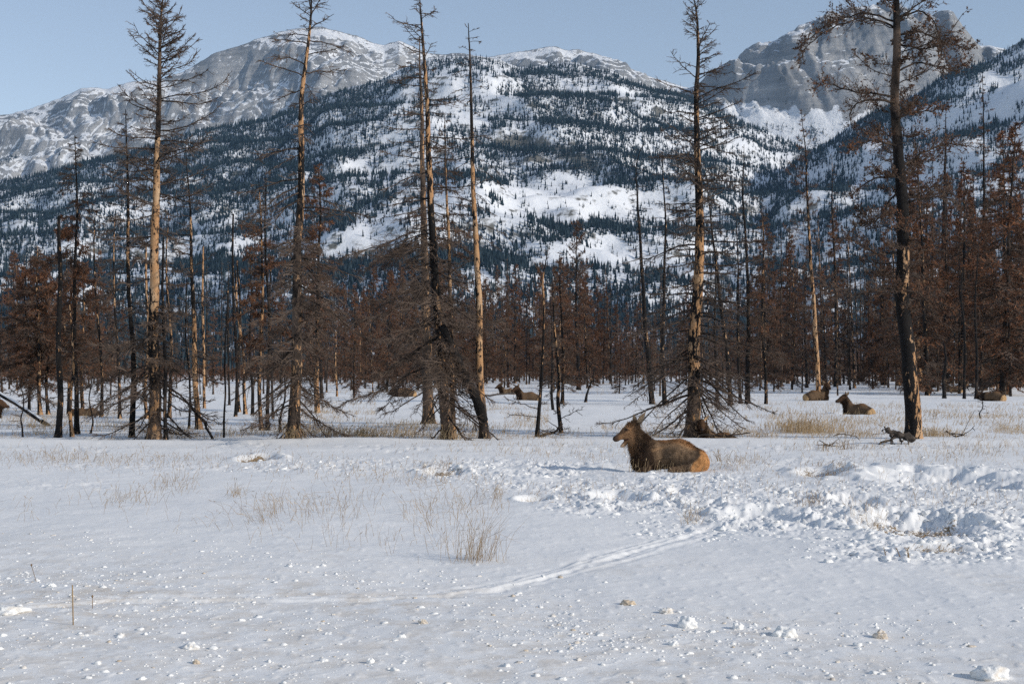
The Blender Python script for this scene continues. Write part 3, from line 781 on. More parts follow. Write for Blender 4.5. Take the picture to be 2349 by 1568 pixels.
px_tree(SP, "slender pale peeled trunk with short drooping upper branches and a narrow tip", "spruce",
        [(1112, 1005), (1107, 940), (1099, 800), (1094, 640), (1089, 500), (1085, 380), (1081, 240), (1079, 130), (1076, 50)], 20, rg(6), group=G_H,
        peel=[(0, .1), (.08, .3), (.12, .72), (.25, .66), (.4, .75), (.6, .74), (.7, .55), (.76, .2), (1, .05)], char=.6, flare=.5,
        crown=dict(width=[(.3, 1.25), (.5, 1.35), (.7, 1.1), (.82, .7), (.88, .75), (.95, .45), (1, .1)], nbr=66, elev=[(.3, -14), (.6, -6), (.82, 10), (1, 50)], zlo=.28, droop=.35, tip=.05, twigs=5, twl=.22,
                   ter=3, rb=.013, barezone=[(0, .9), (.3, .5), (.75, .35), (.82, 0), (1, 0)]))
px_tree(SP, "tall symmetrical burnt spruce with a broad skirt of drooping bare boughs", "spruce",
        [(1588, 1000), (1592, 900), (1597, 780), (1601, 640), (1603, 500), (1601, 380), (1600, 250), (1599, 130), (1595, 20), (1593, -18)], 33, rg(7), group=G_H,
        peel=[(0, .28), (.1, .34), (.17, .5), (.25, .62), (.4, .66), (.5, .52), (.56, .4), (.7, .4), (1, .15)], char=[(0, .4), (.2, .8), (1, .7)],
        crowns=[dict(width=[(0, 2.9), (.1, 2.9), (.2, 2.6), (.4, 2.2), (.55, 2.1), (.7, 1.75), (.85, 1.3), (.95, .75), (1, .15)], nbr=165,
                     elev=[(0, -30), (.1, -20), (.2, -14), (.35, -5), (.5, 4), (.65, 14), (.8, 22), (1, 45)], zlo=.09, droop=.20, tip=.12, twigs=10, twl=.26, ter=3, rb=.026),
                dict(width=[(0, 3.5), (.2, 3.0)], nbr=15, elev=[(0, -16), (.2, -12)], zlo=.035, zhi=.2, droop=.26, tip=.05, twigs=12, twl=.30, ter=3, rb=.028)])
PINE = dict(width=[(.1, .7), (.3, 1.3), (.6, 1.5), (1, 1.4)], nbr=64, elev=[(0, -5), (.5, 5), (1, 30)], zlo=.26, zhi=.99, droop=.1, tip=.25, twigs=14, twl=.36, ter=5, rb=.022, curly=.8,
            needles=2, nz=(.3, 1), nlen=.07, nwid=.05, fine=.006, ntint=-.35)
pine_limbs = [(-.6, (2055, 62), (1990, 36), (1930, 52), (1880, 78), (1842, 112), (1826, 145)), (.5, (2052, 45), (1985, 20), (1925, 38), (1870, 68), (1838, 98)), (.4, (2056, 40), (2110, 15), (2150, 45), (2165, 95), (2200, 104)),
              (-.5, (2057, 42), (2115, 0), (2160, -28)), (.8, (2058, 95), (2120, 107), (2190, 90), (2242, 100)), (-.4, (2055, 75), (2110, 70), (2150, 88), (2168, 150)),
              (.5, (2052, 230), (2002, 223), (1970, 226), (1952, 250), (1962, 285)), (-.8, (2050, 218), (1960, 210), (1880, 192), (1860, 205)), (.3, (2058, 268), (2105, 250), (2168, 245)),
              (.6, (2062, 402), (2015, 402), (1990, 412), (1960, 440)), (-.5, (2066, 434), (2040, 452), (2024, 492), (1988, 513), (1950, 520)), (.4, (2072, 430), (2120, 424), (2160, 424), (2180, 440)),
              (-.6, (2072, 462), (2110, 455), (2152, 446), (2186, 470)), (-.7, (2066, 572), (2010, 580), (1970, 562), (1946, 544), (1904, 544)), (-.4, (2070, 655), (2008, 660), (1955, 678), (1924, 656), (1878, 655)),
              (.5, (2075, 664), (2112, 666), (2130, 682), (2152, 722)), (.9, (2068, 380), (2120, 345), (2190, 318), (2262, 330)), (-.7, (2056, 330), (2000, 318), (1940, 342)), (.7, (2060, 160), (2110, 130), (2170, 150), (2230, 140))]
px_tree("burnt_pine", "big black charred pine with twisted limbs and a pale split down its trunk", "pine",
        [(2095, 1005), (2089, 920), (2080, 800), (2075, 700), (2069, 600), (2066, 480), (2063, 400), (2058, 250), (2054, 100), (2051, -20), (2050, -70)], 37, rg(8), extra_px=pine_limbs,
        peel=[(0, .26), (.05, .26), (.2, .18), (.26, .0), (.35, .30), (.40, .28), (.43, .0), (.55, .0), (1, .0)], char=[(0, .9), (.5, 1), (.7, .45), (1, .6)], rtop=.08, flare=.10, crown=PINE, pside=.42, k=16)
# --- front row: thinner trees and bare poles.  x, base row, top x, top row, width, kind, peel, label
MID = [
 (133, 1004, 137, 498, 15, 'pole', .12, "smooth grey topped charred pole with no branches near the left edge"),
 (166, 1003, 166, 700, 9, 'thin', .55, "narrow peeling trunk right beside a blackened one, rust boughs above"),
 (176, 998, 168, 308, 12, 'rusttop', .15, "blackened spruce with rust boughs halfway up and a spiky bare top at left"),
 (302, 1003, 288, 250, 14, 'browntop', .2, "slim dark burnt spruce close to the left of the peeled orange one"),
 (381, 1008, 375, 545, 9, 'pole', .05, "thin black pole right of the peeled orange spruce's foot"),
 (457, 986, 427, 360, 14, 'larchy', .42, "leaning black topped spruce with a peeled pale lower trunk"),
 (433, 985, 425, 640, 5, 'pole', .1, "very thin dark pole left of the leaning pale based spruce"),
 (469, 938, 466, 565, 7, 'pole', .65, "thin fully peeled pole right behind the leaning pale based spruce"),
 (514, 1003, 517, 720, 5, 'pole', .05, "solitary thin black stick standing in front of open snow"),
 (540, 956, 533, 490, 8, 'pole', .12, "dark bare pole tallest of the small cluster left of the twiggy skirt"),
 (526, 929, 523, 640, 5, 'pole', .1, "thin dark pole at the left of the small cluster"),
 (549, 946, 545, 600, 7, 'pole', .2, "dark pole second from the left tall one in the small cluster"),
 (563, 950, 541, 620, 8, 'pole', .48, "orange peeling pole leaning left in the small cluster"),
 (579, 952, 575, 590, 8, 'thin', .05, "black thin tree at the right end of the small cluster"),
 (600, 987, 597, 420, 10, 'rusttop', .35, "slender spruce with rust twigs and a peeled foot left of the twiggy skirt"),
 (613, 987, 611, 392, 9, 'thin', .05, "black slender tree right beside the rust twigged slender spruce"),
 (626, 959, 622, 600, 6, 'pole', .1, "thin dark pole behind the left edge of the twiggy skirt"),
 (728, 947, 731, 372, 13, 'rust', .35, "rust needled burnt spruce with a pale peeled foot right of the leaning one"),
 (738, 915, 716, 480, 8, 'rusttop', .1, "dark thin rust topped spruce behind the rust needled one"),
 (773, 910, 770, 760, 5, 'pole', .55, "small peeled pole in front of the rust brown thicket"),
 (812, 906, 815, 700, 5, 'thin', .1, "small dark thin tree in front of the rust brown thicket"),
 (232, 956, 214, 470, 8, 'browntop', .3, "tall thin leaning spruce behind the charred poles at left"),
 (275, 961, 262, 480, 8, 'thin', .35, "thin spotted trunk left of the slim dark spruce"),
 (337, 961, 335, 560, 8, 'pole', .7, "pale peeled pole peeping out left of the peeled orange spruce"),
 (388, 959, 385, 480, 9, 'thin', .5, "flaking tan trunk right behind the thin black pole"),
 (92, 951, 88, 560, 10, 'brown', .4, "brown bushy burnt spruce with a split pale foot at far left"),
 (111, 950, 104, 600, 8, 'rust', .3, "rust bushy burnt spruce behind the smooth charred pole"),
 (67, 949, 60, 610, 7, 'rust', .2, "narrow rusty spruce leftmost of the front row"),
 (157, 949, 150, 560, 8, 'rusttop', .35, "thin leaning spruce with rust boughs between the two charred poles"),
 (190, 946, 186, 600, 8, 'rust', .5, "rust bushy burnt spruce with an orange foot right of the blackened pair"),
 (1232, 1001, 1246, 620, 9, 'whip', .3, "crooked thin tree with a white peeled piece and a curled top"),
 (1288, 990, 1268, 640, 10, 'whip', .35, "crooked thin tree with low bare spreading boughs"),
 (1269, 942, 1262, 690, 7, 'thin', .05, "straight black thin tree between the two crooked ones"),
 (1290, 926, 1285, 575, 8, 'brown', .2, "brown feathery burnt spruce behind the crooked thin trees"),
 (1496, 927, 1456, 335, 13, 'snag', .12, "dark leaning spruce with a hooked top left of the broad skirted one"),
 (1525, 929, 1520, 345, 11, 'sparse', .15, "straight dark sparse spruce left of the broad skirted one"),
 (1676, 928, 1622, 400, 12, 'sparse', .12, "dark leaning trunk right behind the broad skirted spruce"),
 (1645, 921, 1640, 560, 8, 'thin', .1, "thin dark tree closest to the right of the broad skirted spruce"),
 (1699, 924, 1685, 470, 8, 'thin', .15, "thin dark tree between the two straighter trunks right of the skirt"),
 (1715, 924, 1707, 330, 12, 'browntop', .08, "straight dark brown spruce well right of the broad skirted one"),
 (1757, 924, 1750, 470, 8, 'brown', .2, "bushy brown burnt spruce left of the white trunk"),
 (1880, 918, 1838, 250, 12, 'white', .6, "white sided leaning trunk in front of two resting elk"),
 (1916, 889, 1910, 340, 8, 'rusttop', .15, "rust topped spruce right behind the white sided trunk"),
 (2027, 884, 2024, 560, 9, 'rust', .35, "rust spruce with a broken peeled foot left of the black pine"),
 (2109, 898, 2100, 480, 18, 'rust', .55, "peeled blond trunk right against the black pine"),
 (2122, 886, 2128, 420, 15, 'rust', .05, "thick black trunk right of the peeled blond one"),
 (2169, 871, 2170, 240, 20, 'rust', .05, "broad black trunk in the dark stand right of the black pine"),
 (2166, 914, 2166, 790, 9, 'pole', .03, "short black stub in front of the elk half hidden in the dark stand"),
 (2212, 914, 2208, 620, 7, 'pole', .05, "thin black pole in the middle of the dark stand"),
 (2239, 914, 2243, 520, 8, 'thin', .05, "thin black tree beside the head of the pale rumped elk"),
 (2250, 889, 2255, 165, 13, 'rust', .06, "tall dark rust spruce standing above the pale rumped elk"),
 (2295, 894, 2292, 640, 7, 'pole', .05, "thin black pole behind the pale rumped elk"),
 (2332, 889, 2314, 390, 10, 'browntop', .4, "thin pale spotted spruce at the right edge"),
 (2250, 959, 2252, 895, 3, 'sapling', .05, "tiny dead sapling in the snow in front of the pale rumped elk"),
 (52, 1003, 50, 880, 4, 'sapling', .05, "tiny dead sapling in front of the fallen log"),
 (1851, 890, 1848, 560, 7, 'rusttop', .1, "thin rust spruce left of the white sided trunk"),
 (643, 991, 655, 860, 6, 'pole', .1, "short leaning dark pole beside the foot of the twiggy skirt"),
 (207, 996, 209, 850, 4, 'pole', .1, "short thin stick standing right of the blackened pair"),
 (1327, 893, 1322, 508, 9, 'pineish', .1, "curly topped dead pine rising above the middle thicket"),
 (1343, 922, 1366, 830, 6, 'pole', .1, "short leaning dark stump stick right of the crooked trees"),
]
KINDS_ = {
 'pole': None,
 'thin': dict(width=[(0, .5), (.5, .7), (1, .15)], nbr=34, elev=[(0, -15), (1, 20)], zlo=.25, droop=.2, twigs=7, twl=.3, ter=3, rb=.014),
 'sapling': dict(width=[(0, .35), (1, .1)], nbr=16, elev=[(0, 5), (1, 30)], zlo=.2, droop=.1, twigs=4, twl=.3, ter=1, rb=.008),
 'larchy': dict(width=[(0, 1.3), (.5, 1.2), (.8, 1.0), (1, .4)], nbr=46, elev=[(0, -30), (.3, -15), (1, 15)], zlo=.05, droop=.15, tip=.3, twigs=9, twl=.3, ter=4, rb=.022, curly=.4),
 'rusttop': dict(width=[(0, .7), (.3, 1.2), (.6, 1.1), (.85, .7), (1, .15)], nbr=66, elev=[(0, -20), (.6, -5), (1, 25)], zlo=.25, droop=.25, twigs=14, twl=.33, ter=6, rb=.016, needles=2, nz=(.3, .75), nlen=.13, nwid=.03, fine=.006),
 'browntop': dict(width=[(0, .9), (.3, 1.2), (.6, 1.1), (.85, .75), (1, .15)], nbr=60, elev=[(0, -22), (.6, -8), (1, 25)], zlo=.12, droop=.2, twigs=13, twl=.33, ter=6, rb=.017, fine=.006),
 'rust': dict(width=[(0, 1.0), (.3, 1.7), (.6, 1.4), (.85, .8), (1, .15)], nbr=84, elev=[(0, -18), (.6, -3), (1, 30)], zlo=.22, droop=.22, twigs=15, twl=.34, ter=7, rb=.018, needles=1, nz=(.25, 1), nlen=.14, nwid=.035, fine=.006),
 'brown': dict(width=[(0, 1.1), (.3, 1.5), (.6, 1.2), (1, .15)], nbr=80, elev=[(0, -20), (.6, -6), (1, 25)], zlo=.12, droop=.22, twigs=16, twl=.34, ter=8, rb=.016, needles=1, nz=(.2, .9), nlen=.14, nwid=.03, fine=.007),
 'whip': dict(width=[(0, 1.2), (.3, .9), (.6, .5), (1, .3)], nbr=22, elev=[(0, 10), (.5, 20), (1, 60)], zlo=.04, droop=.2, twigs=7, twl=.35, ter=3, rb=.016, curly=.7),
 'snag': dict(width=[(0, 1.6), (.3, 1.7), (.6, 1.1), (.9, .6), (1, .2)], nbr=52, elev=[(0, -25), (.6, -12), (1, 30)], zlo=.08, droop=.25, twigs=7, twl=.28, ter=3, rb=.02),
 'sparse': dict(width=[(0, 1.5), (.3, 1.6), (.6, 1.2), (.9, .5), (1, .15)], nbr=58, elev=[(0, -20), (.6, -5), (1, 30)], zlo=.08, droop=.2, twigs=7, twl=.28, ter=3, rb=.02),
 'white': dict(width=[(0, .9), (.3, 1.6), (.6, 1.6), (.85, .9), (1, .15)], nbr=72, elev=[(0, -10), (.5, 0), (1, 35)], zlo=.28, droop=.15, tip=.25, twigs=12, twl=.33, ter=5, rb=.018, curly=.4, needles=1, nz=(.3, 1), nlen=.11, nwid=.03, fine=.006),
 'pineish': dict(width=[(0, .9), (.5, 1.6), (.8, 1.6), (1, .6)], nbr=64, elev=[(0, 0), (1, 40)], zlo=.4, droop=.1, tip=.3, twigs=14, twl=.36, ter=6, rb=.022, curly=.7, needles=1, nz=(.3, 1), nlen=.12, nwid=.05, fine=.009),
}
BEND = {1232: [(1232, 1001), (1240, 900), (1246, 760), (1247, 680), (1243, 645), (1252, 600), (1255, 575)], 1496: [(1496, 927), (1484, 780), (1474, 650), (1464, 500), (1458, 380), (1462, 352), (1475, 328)],
        1288: [(1288, 990), (1279, 920), (1282, 870), (1272, 760), (1268, 640)], 1880: [(1880, 918), (1874, 830), (1868, 740), (1860, 600), (1856, 480), (1848, 360), (1838, 250)]}
SPEC_PEEL = {1880: [(0, .6), (.1, .7), (.3, .72), (.45, .6), (.6, .3), (1, .1)], 457: [(0, .5), (.05, .72), (.38, .8), (.42, .3), (.6, .1), (.72, .5), (.8, .1), (1, .05)], 728: [(0, .6), (.16, .72), (.2, .3), (.4, .2), (1, .1)],
             1232: [(0, .2), (.7, .2), (.76, .9), (.86, .9), (.9, .2), (1, .1)], 2109: [(0, .5), (.25, .85), (.35, .4), (1, .1)], 302: [(0, .05), (.3, .05), (.55, .45), (.7, .4), (.8, .1), (1, .05)]}
for i, (bx, by, tx, ty, w, kd, pe, lab) in enumerate(MID):
    rng = rg(100 + i)
    pts = BEND.get(bx) or [(bx + (tx - bx) * t + (1.0 + 0.006 * (by - ty)) * math.sin(i * 2.1 + 5 * t) * (0 < t < 1), by + (ty - by) * t) for t in (0, .18, .36, .55, .75, 1)]
    kw = dict(crown=KINDS_[kd]) if KINDS_[kd] else {}
    dist = CAMH * F / (by - HZ)
    if kw and dist > 75 and 'fine' not in kw["crown"]: kw["crown"] = dict(kw["crown"], fine=.006)
    name = "dead_sapling" if kd == 'sapling' else "burnt_snag" if kd == 'pole' else "burnt_pine" if kd == 'pineish' else SP
    if kd == 'pole':   # a few broken stubs
        kw = dict(stubs=dict(width=[(0, .3), (1, .25)], nbr=int(8 + dist / 10), elev=[(0, -10), (1, 15)], zlo=.2, droop=.1, twigs=0, ter=0, rb=.016))
    if kd == 'sapling': kw = dict(stubs=KINDS_[kd])
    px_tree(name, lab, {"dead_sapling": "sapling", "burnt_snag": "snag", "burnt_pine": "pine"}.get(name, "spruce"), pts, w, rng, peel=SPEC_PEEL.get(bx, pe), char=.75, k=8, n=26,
            snagtop=(w * dist / F / 2 * .5 if kd == 'pole' and by - ty > 100 else None), **kw)

# --- the burnt thicket behind: a few kinds, copied
def kind_tree(i, H, r0, crown, peel, nm=SP):
    rng = rg(300 + i)
    lean = rng.normal(0, 0.02, 2)
    path = [(lean[0] * H * t + 0.05 * math.sin(4 * t + i), lean[1] * H * t, H * t) for t in (0, .2, .4, .6, .8, 1)]
    return make_tree(nm, "x", "spruce", (0, 0, -200), path, r0, rng, peel=peel, char=.6, k=6, n=14, crown=crown)
def bgcrown(nbr, wd, needles, ter=4, zlo=.12, tw=9, nlen=.22, nwid=.045, fine=.014):
    return dict(width=[(0, wd * .9), (.25, wd), (.55, wd * .7), (.8, wd * .38), (1, .1)], nbr=nbr, elev=[(0, -20), (.6, -5), (1, 30)], zlo=zlo, droop=.2, twigs=tw, twl=.34, ter=ter, rb=.02,
                needles=needles, nz=(.05, 1), nlen=nlen, nwid=nwid, fine=fine)
PROTO = {'rust': [kind_tree(1, 14, .13, bgcrown(80, 1.7, 2), .2), kind_tree(2, 12.5, .12, bgcrown(84, 1.5, 2), .15), kind_tree(3, 15.5, .14, bgcrown(76, 1.8, 2), .3)],
         'brown': [kind_tree(4, 13, .12, bgcrown(110, 1.7, 1, 6, .05), .2), kind_tree(5, 11, .11, bgcrown(104, 1.6, 1, 6, .04), .15), kind_tree(6, 14.5, .13, bgcrown(104, 1.8, 1, 6, .06), .25)],
         'bare': [kind_tree(7, 14, .12, bgcrown(50, 1.0, 0, 3, .2, 7), .3), kind_tree(8, 11.5, .10, bgcrown(44, .9, 0, 3, .25, 7), .1)],
         'snag': [kind_tree(9, 9, .09, bgcrown(12, .4, 0, 1, .3, 3), .45), kind_tree(10, 7, .07, bgcrown(10, .4, 0, 1, .3, 3), .1)]}
def copy_tree(src, loc, rz, sc, label, group):
    r = src.copy(); COL.objects.link(r)
    r.location = loc; r.rotation_euler = (0, 0, rz); r.scale = (sc[0], sc[0], sc[1]); r["label"] = label; r["group"] = group
    for ch in src.children:
        c = ch.copy(); COL.objects.link(c); c.parent = r
    return r
# zone: px range, distance range, top row range, count, kind weights, label, group
ZONES = [
 (-40, 260, 95, 260, (540, 700), 24, "rust rust brown bare bare snag", "rust brown burnt spruce in the thicket behind the charred poles at left", "thicket at the left edge"),
 (230, 520, 95, 270, (590, 760), 18, "bare bare snag snag bare rust", "slim bare burnt spruce in the open wood behind the peeled orange spruce", "open wood behind the peeled orange spruce"),
 (520, 830, 100, 270, (570, 740), 30, "rust brown bare bare snag", "rust or brown burnt spruce in the thicket behind the dark twiggy skirt", "thicket behind the dark twiggy skirt"),
 (820, 1110, 110, 280, (600, 720), 34, "rust brown brown brown bare", "brown burnt spruce in the thicket behind the left-bending spruce", "thicket behind the left-bending spruce"),
 (1100, 1420, 130, 280, (590, 720), 46, "rust rust brown brown bare", "rust or brown spruce in the dense thicket behind the two resting elk", "dense thicket in the middle"),
 (1400, 1800, 105, 260, (610, 760), 44, "brown brown rust bare snag bare", "dark brown burnt spruce in the thicket behind the broad skirted spruce", "thicket behind the broad skirted spruce"),
 (1740, 2060, 110, 250, (450, 720), 40, "rust brown brown bare bare", "rust or brown burnt spruce in the thicket behind the white sided trunk", "thicket behind the white sided trunk"),
 (2060, 2400, 112, 220, (250, 660), 60, "rust brown brown bare bare", "dark rust spruce crowded in the stand right of the black pine", "dark stand right of the black pine"),
]
used = set()
rz_ = np.random.default_rng(5)
for (p0, p1, d0, d1, (t0, t1), cnt, ks, lab, grp) in ZONES:
    ks = ks.split()
    for i in range(cnt):
        px = p0 + (p1 - p0) * (i + rz_.uniform(0.05, .95)) / cnt
        d = d0 + (d1 - d0) * rz_.uniform() ** 0.7
        k_ = ks[rz_.integers(len(ks))]
        src = PROTO[k_][rz_.integers(len(PROTO[k_]))]
        x = (px - CX) / F * d; z = gz(x, d) - 0.08
        top = t0 + (t1 - t0) * rz_.uniform()
        H = (HZ - top) / F * d + CAMH
        if k_ == 'snag': H *= rz_.uniform(.5, .8)
        H = min(H, 24)
        h0 = max(v.co.z for v in src.children[0].data.vertices)
        s = H / h0
        copy_tree(src, (x, d, z), rz_.uniform(0, 6.28), (max(0.55, s * rz_.uniform(.85, 1.15)), s), lab, grp)
for ks in PROTO.values():
    for src in ks:
        for ch in list(src.children): bpy.data.objects.remove(ch)
        bpy.data.objects.remove(src)

# --- the wood beyond, too far to tell its trees apart
def far_thicket():
    rng = np.random.default_rng(61)
    n = 460
    u = rng.uniform(-60, 2410, n); d = rng.uniform(230, 430, n)
    x = (u - CX) / F * d; H = rng.uniform(5, 13, n) * (0.8 + 0.25 * perlin(u / 120, 0.5, 63)) * np.interp(u, [0, 230, 300, 760, 860], [.75, .7, .42, .5, 1.0])
    z0 = gh(x, d, False) - .1
    tb = MB()
    P0 = np.stack([x, d, z0], -1); P1 = P0 + np.stack([rng.normal(0, .2, n), rng.normal(0, .2, n), H], -1)
    tb.prisms(P0, P1, .11, .02, 0, tint=rng.uniform(0, 1, n))
    k = 240; ii = np.repeat(np.arange(n), k); t = rng.uniform(.02, 1, n * k)
    a = rng.uniform(0, 6.28, n * k); L = 1.7 * (1.02 - t) * rng.uniform(.2, 1.1, n * k) + .15
    B = P0[ii] + (P1 - P0)[ii] * t[:, None] + np.stack([np.cos(a) * L * rng.uniform(0, .8, n * k), np.sin(a) * L * .6, rng.normal(-.1, .2, n * k)], -1)
    D = np.stack([np.cos(a), np.sin(a), rng.normal(-.25, .35, n * k)], -1) * rng.uniform(.3, .9, n * k)[:, None]
    tb.blades(B, D, rng.uniform(.04, .13, n * k), 1, tint=np.clip(rng.uniform(0, .7, n)[ii] + rng.normal(0, .2, n * k), 0, 1))
    kind(obj("far_thicket", tb.mesh("far_thicket", [MTW, MND], False)), "stuff", "distant brown burnt wood closing off the meadow", "woods")
far_thicket()
# ------------------------------------------------------------------ elk: one continuous surface grown from a blended distance field
def surface_nets(Fv, org, h):
    nx, ny, nz = Fv.shape
    ins = Fv < 0
    acc = np.zeros((nx - 1, ny - 1, nz - 1, 3)); cnt = np.zeros((nx - 1, ny - 1, nz - 1))
    cor = [(i, j, k) for i in (0, 1) for j in (0, 1) for k in (0, 1)]
    def sub(A, c): return A[c[0]:nx - 1 + c[0], c[1]:ny - 1 + c[1], c[2]:nz - 1 + c[2]]
    for a in cor:
        for ax in range(3):
            if a[ax]: continue
            b = list(a); b[ax] = 1; b = tuple(b)
            fa = sub(Fv, a); fb = sub(Fv, b); m = (fa < 0) != (fb < 0)
            t = np.where(m, fa / np.where(m, fa - fb, 1), 0)
            for e in range(3): acc[..., e] += m * (a[e] + (t if e == ax else 0))
            cnt += m
    act = cnt > 0
    idx = np.full(act.shape, -1, np.int64); idx[act] = np.arange(act.sum())
    ijk = np.argwhere(act)
    V = (acc[act] / cnt[act][:, None] + ijk) * h + org
    Q = []
    for ax in range(3):
        o = [a for a in range(3) if a != ax]
        sl0 = [slice(1, n - 1) for n in (nx, ny, nz)]; sl0[ax] = slice(0, (nx, ny, nz)[ax] - 1)
        sl1 = list(sl0); sl1[ax] = slice(1, (nx, ny, nz)[ax])
        A = ins[tuple(sl0)]; B = ins[tuple(sl1)]
        m = A != B
        p = np.argwhere(m); off = np.array([1, 1, 1]); off[ax] = 0; p = p + off
        def cell(d0, d1):
            q = p.copy(); q[:, o[0]] -= d0; q[:, o[1]] -= d1
            return idx[q[:, 0], q[:, 1], q[:, 2]]
        quad = np.stack([cell(1, 1), cell(0, 1), cell(0, 0), cell(1, 0)], 1)
        flip = A[m] if ax != 1 else ~A[m]
        quad = np.where(flip[:, None], quad, quad[:, ::-1])
        Q.append(quad)
    Q = np.concatenate(Q); Q = Q[(Q >= 0).all(1)]
    return V, Q

def cone(P, a, b, r0, r1):
    a = np.array(a); b = np.array(b); d = b - a
    t = np.clip(((P - a) @ d) / (d @ d), 0, 1)
    return np.linalg.norm(P - a - t[..., None] * d, axis=-1) - (r0 + (r1 - r0) * t)
def ell(P, c, r, rz=0.0, ry=0.0):
    q = P - np.array(c)
    if rz:
        cs, sn = math.cos(rz), math.sin(rz); q = np.stack([q[..., 0] * cs + q[..., 1] * sn, -q[..., 0] * sn + q[..., 1] * cs, q[..., 2]], -1)
    if ry:
        cs, sn = math.cos(ry), math.sin(ry); q = np.stack([q[..., 0] * cs + q[..., 2] * sn, q[..., 1], -q[..., 0] * sn + q[..., 2] * cs], -1)
    r = np.array(r); k0 = np.linalg.norm(q / r, axis=-1); k1 = np.linalg.norm(q / r ** 2, axis=-1)
    return k0 * (k0 - 1) / (k1 + 1e-9)
def smin(a, b, k):
    h = np.clip(0.5 + 0.5 * (b - a) / k, 0, 1)
    return b + (a - b) * h - k * h * (1 - h)
def smax(a, b, k): return -smin(-a, -b, k)

class Head:
    """frame at the poll: f forward, s to the animal's own left or right, u up"""
    def __init__(s, P, f, up=(0, 0, 1)):
        s.P = np.array(P, float); f = np.array(f, float); s.f = f / np.linalg.norm(f)
        sd_ = np.cross(s.f, np.array(up, float)); s.s = sd_ / np.linalg.norm(sd_); s.u = np.cross(s.s, s.f)
    def __call__(s, f, sd_, u): return s.P + s.f * f + s.s * sd_ + s.u * u

def ear_mesh(base, tip, face, w):
    """cupped leaf, pale inside"""
    base = np.array(base); tip = np.array(tip); ax = tip - base; L = np.linalg.norm(ax); ax = ax / L
    fc = np.array(face, float); fc = fc - ax * (fc @ ax); fc /= np.linalg.norm(fc); sd_ = np.cross(ax, fc)
    nu, nv = 11, 9
    out = []
    for lay in (0, 1):
        for i in range(nu):
            t = i / (nu - 1); ww = w * (0.40 + 1.9 * t * (1 - t) * 1.15) * (1 - t ** 4) + 0.004
            for j in range(nv):
                a = (j / (nv - 1) - 0.5) * 2
                ang = a * 1.25
                p = base + ax * L * t + sd_ * ww * math.sin(ang) - fc * ww * (math.cos(ang) - 0.3) * 0.9
                out.append(p + (fc * 0.0 if lay else -fc * 0.014))
    V = np.array(out); o = nu * nv; qi = []; qo = []
    for i in range(nu - 1):
        for j in range(nv - 1):
            a = i * nv + j
            qo.append((a, a + 1, a + nv + 1, a + nv)); qi.append((o + a, o + a + nv, o + a + nv + 1, o + a + 1))
    for i in range(nu - 1):
        for j in (0, nv - 1):
            a = i * nv + j; qo.append((a, a + nv, o + a + nv, o + a))
    for j in range(nv - 1):
        a = (nu - 1) * nv + j; qo.append((a, a + 1, o + a + 1, o + a))
    mb = MB(); mb.add(V, qo, None, 0); mb.q.append(np.array(qi)); mb.qm.append(np.full(len(qi), 1, np.int32))
    return mb.mesh("ear", [MEARO, MEARI])
def blobmesh(name, c, r, mat, frame=None, n=10):
    th = np.linspace(0, math.pi, n); ph = np.arange(2 * n) * math.pi / n
    T, Pp = np.meshgrid(th, ph, indexing='ij')
    V = np.stack([np.sin(T) * np.cos(Pp) * r[0], np.sin(T) * np.sin(Pp) * r[1], np.cos(T) * r[2]], -1)
    if frame is not None: V = V[..., :1] * frame.f + V[..., 1:2] * frame.s + V[..., 2:] * frame.u
    V = V + np.array(c); m = 2 * n
    i = np.arange(n - 1)[:, None] * m; j = np.arange(m)[None]; j2 = (j + 1) % m
    mb = MB(); mb.add(V, np.stack([i + j, i + m + j, i + m + j2, i + j2], -1).reshape(-1, 4))
    return mb.mesh(name, mat)
MEARO = M_plain("ear_fur", (0.075, 0.048, 0.03), scale=40.0)
MHAIR = M_tint("long_hair", (0.030, 0.018, 0.012), (0.150, 0.080, 0.040), vary=0.0)

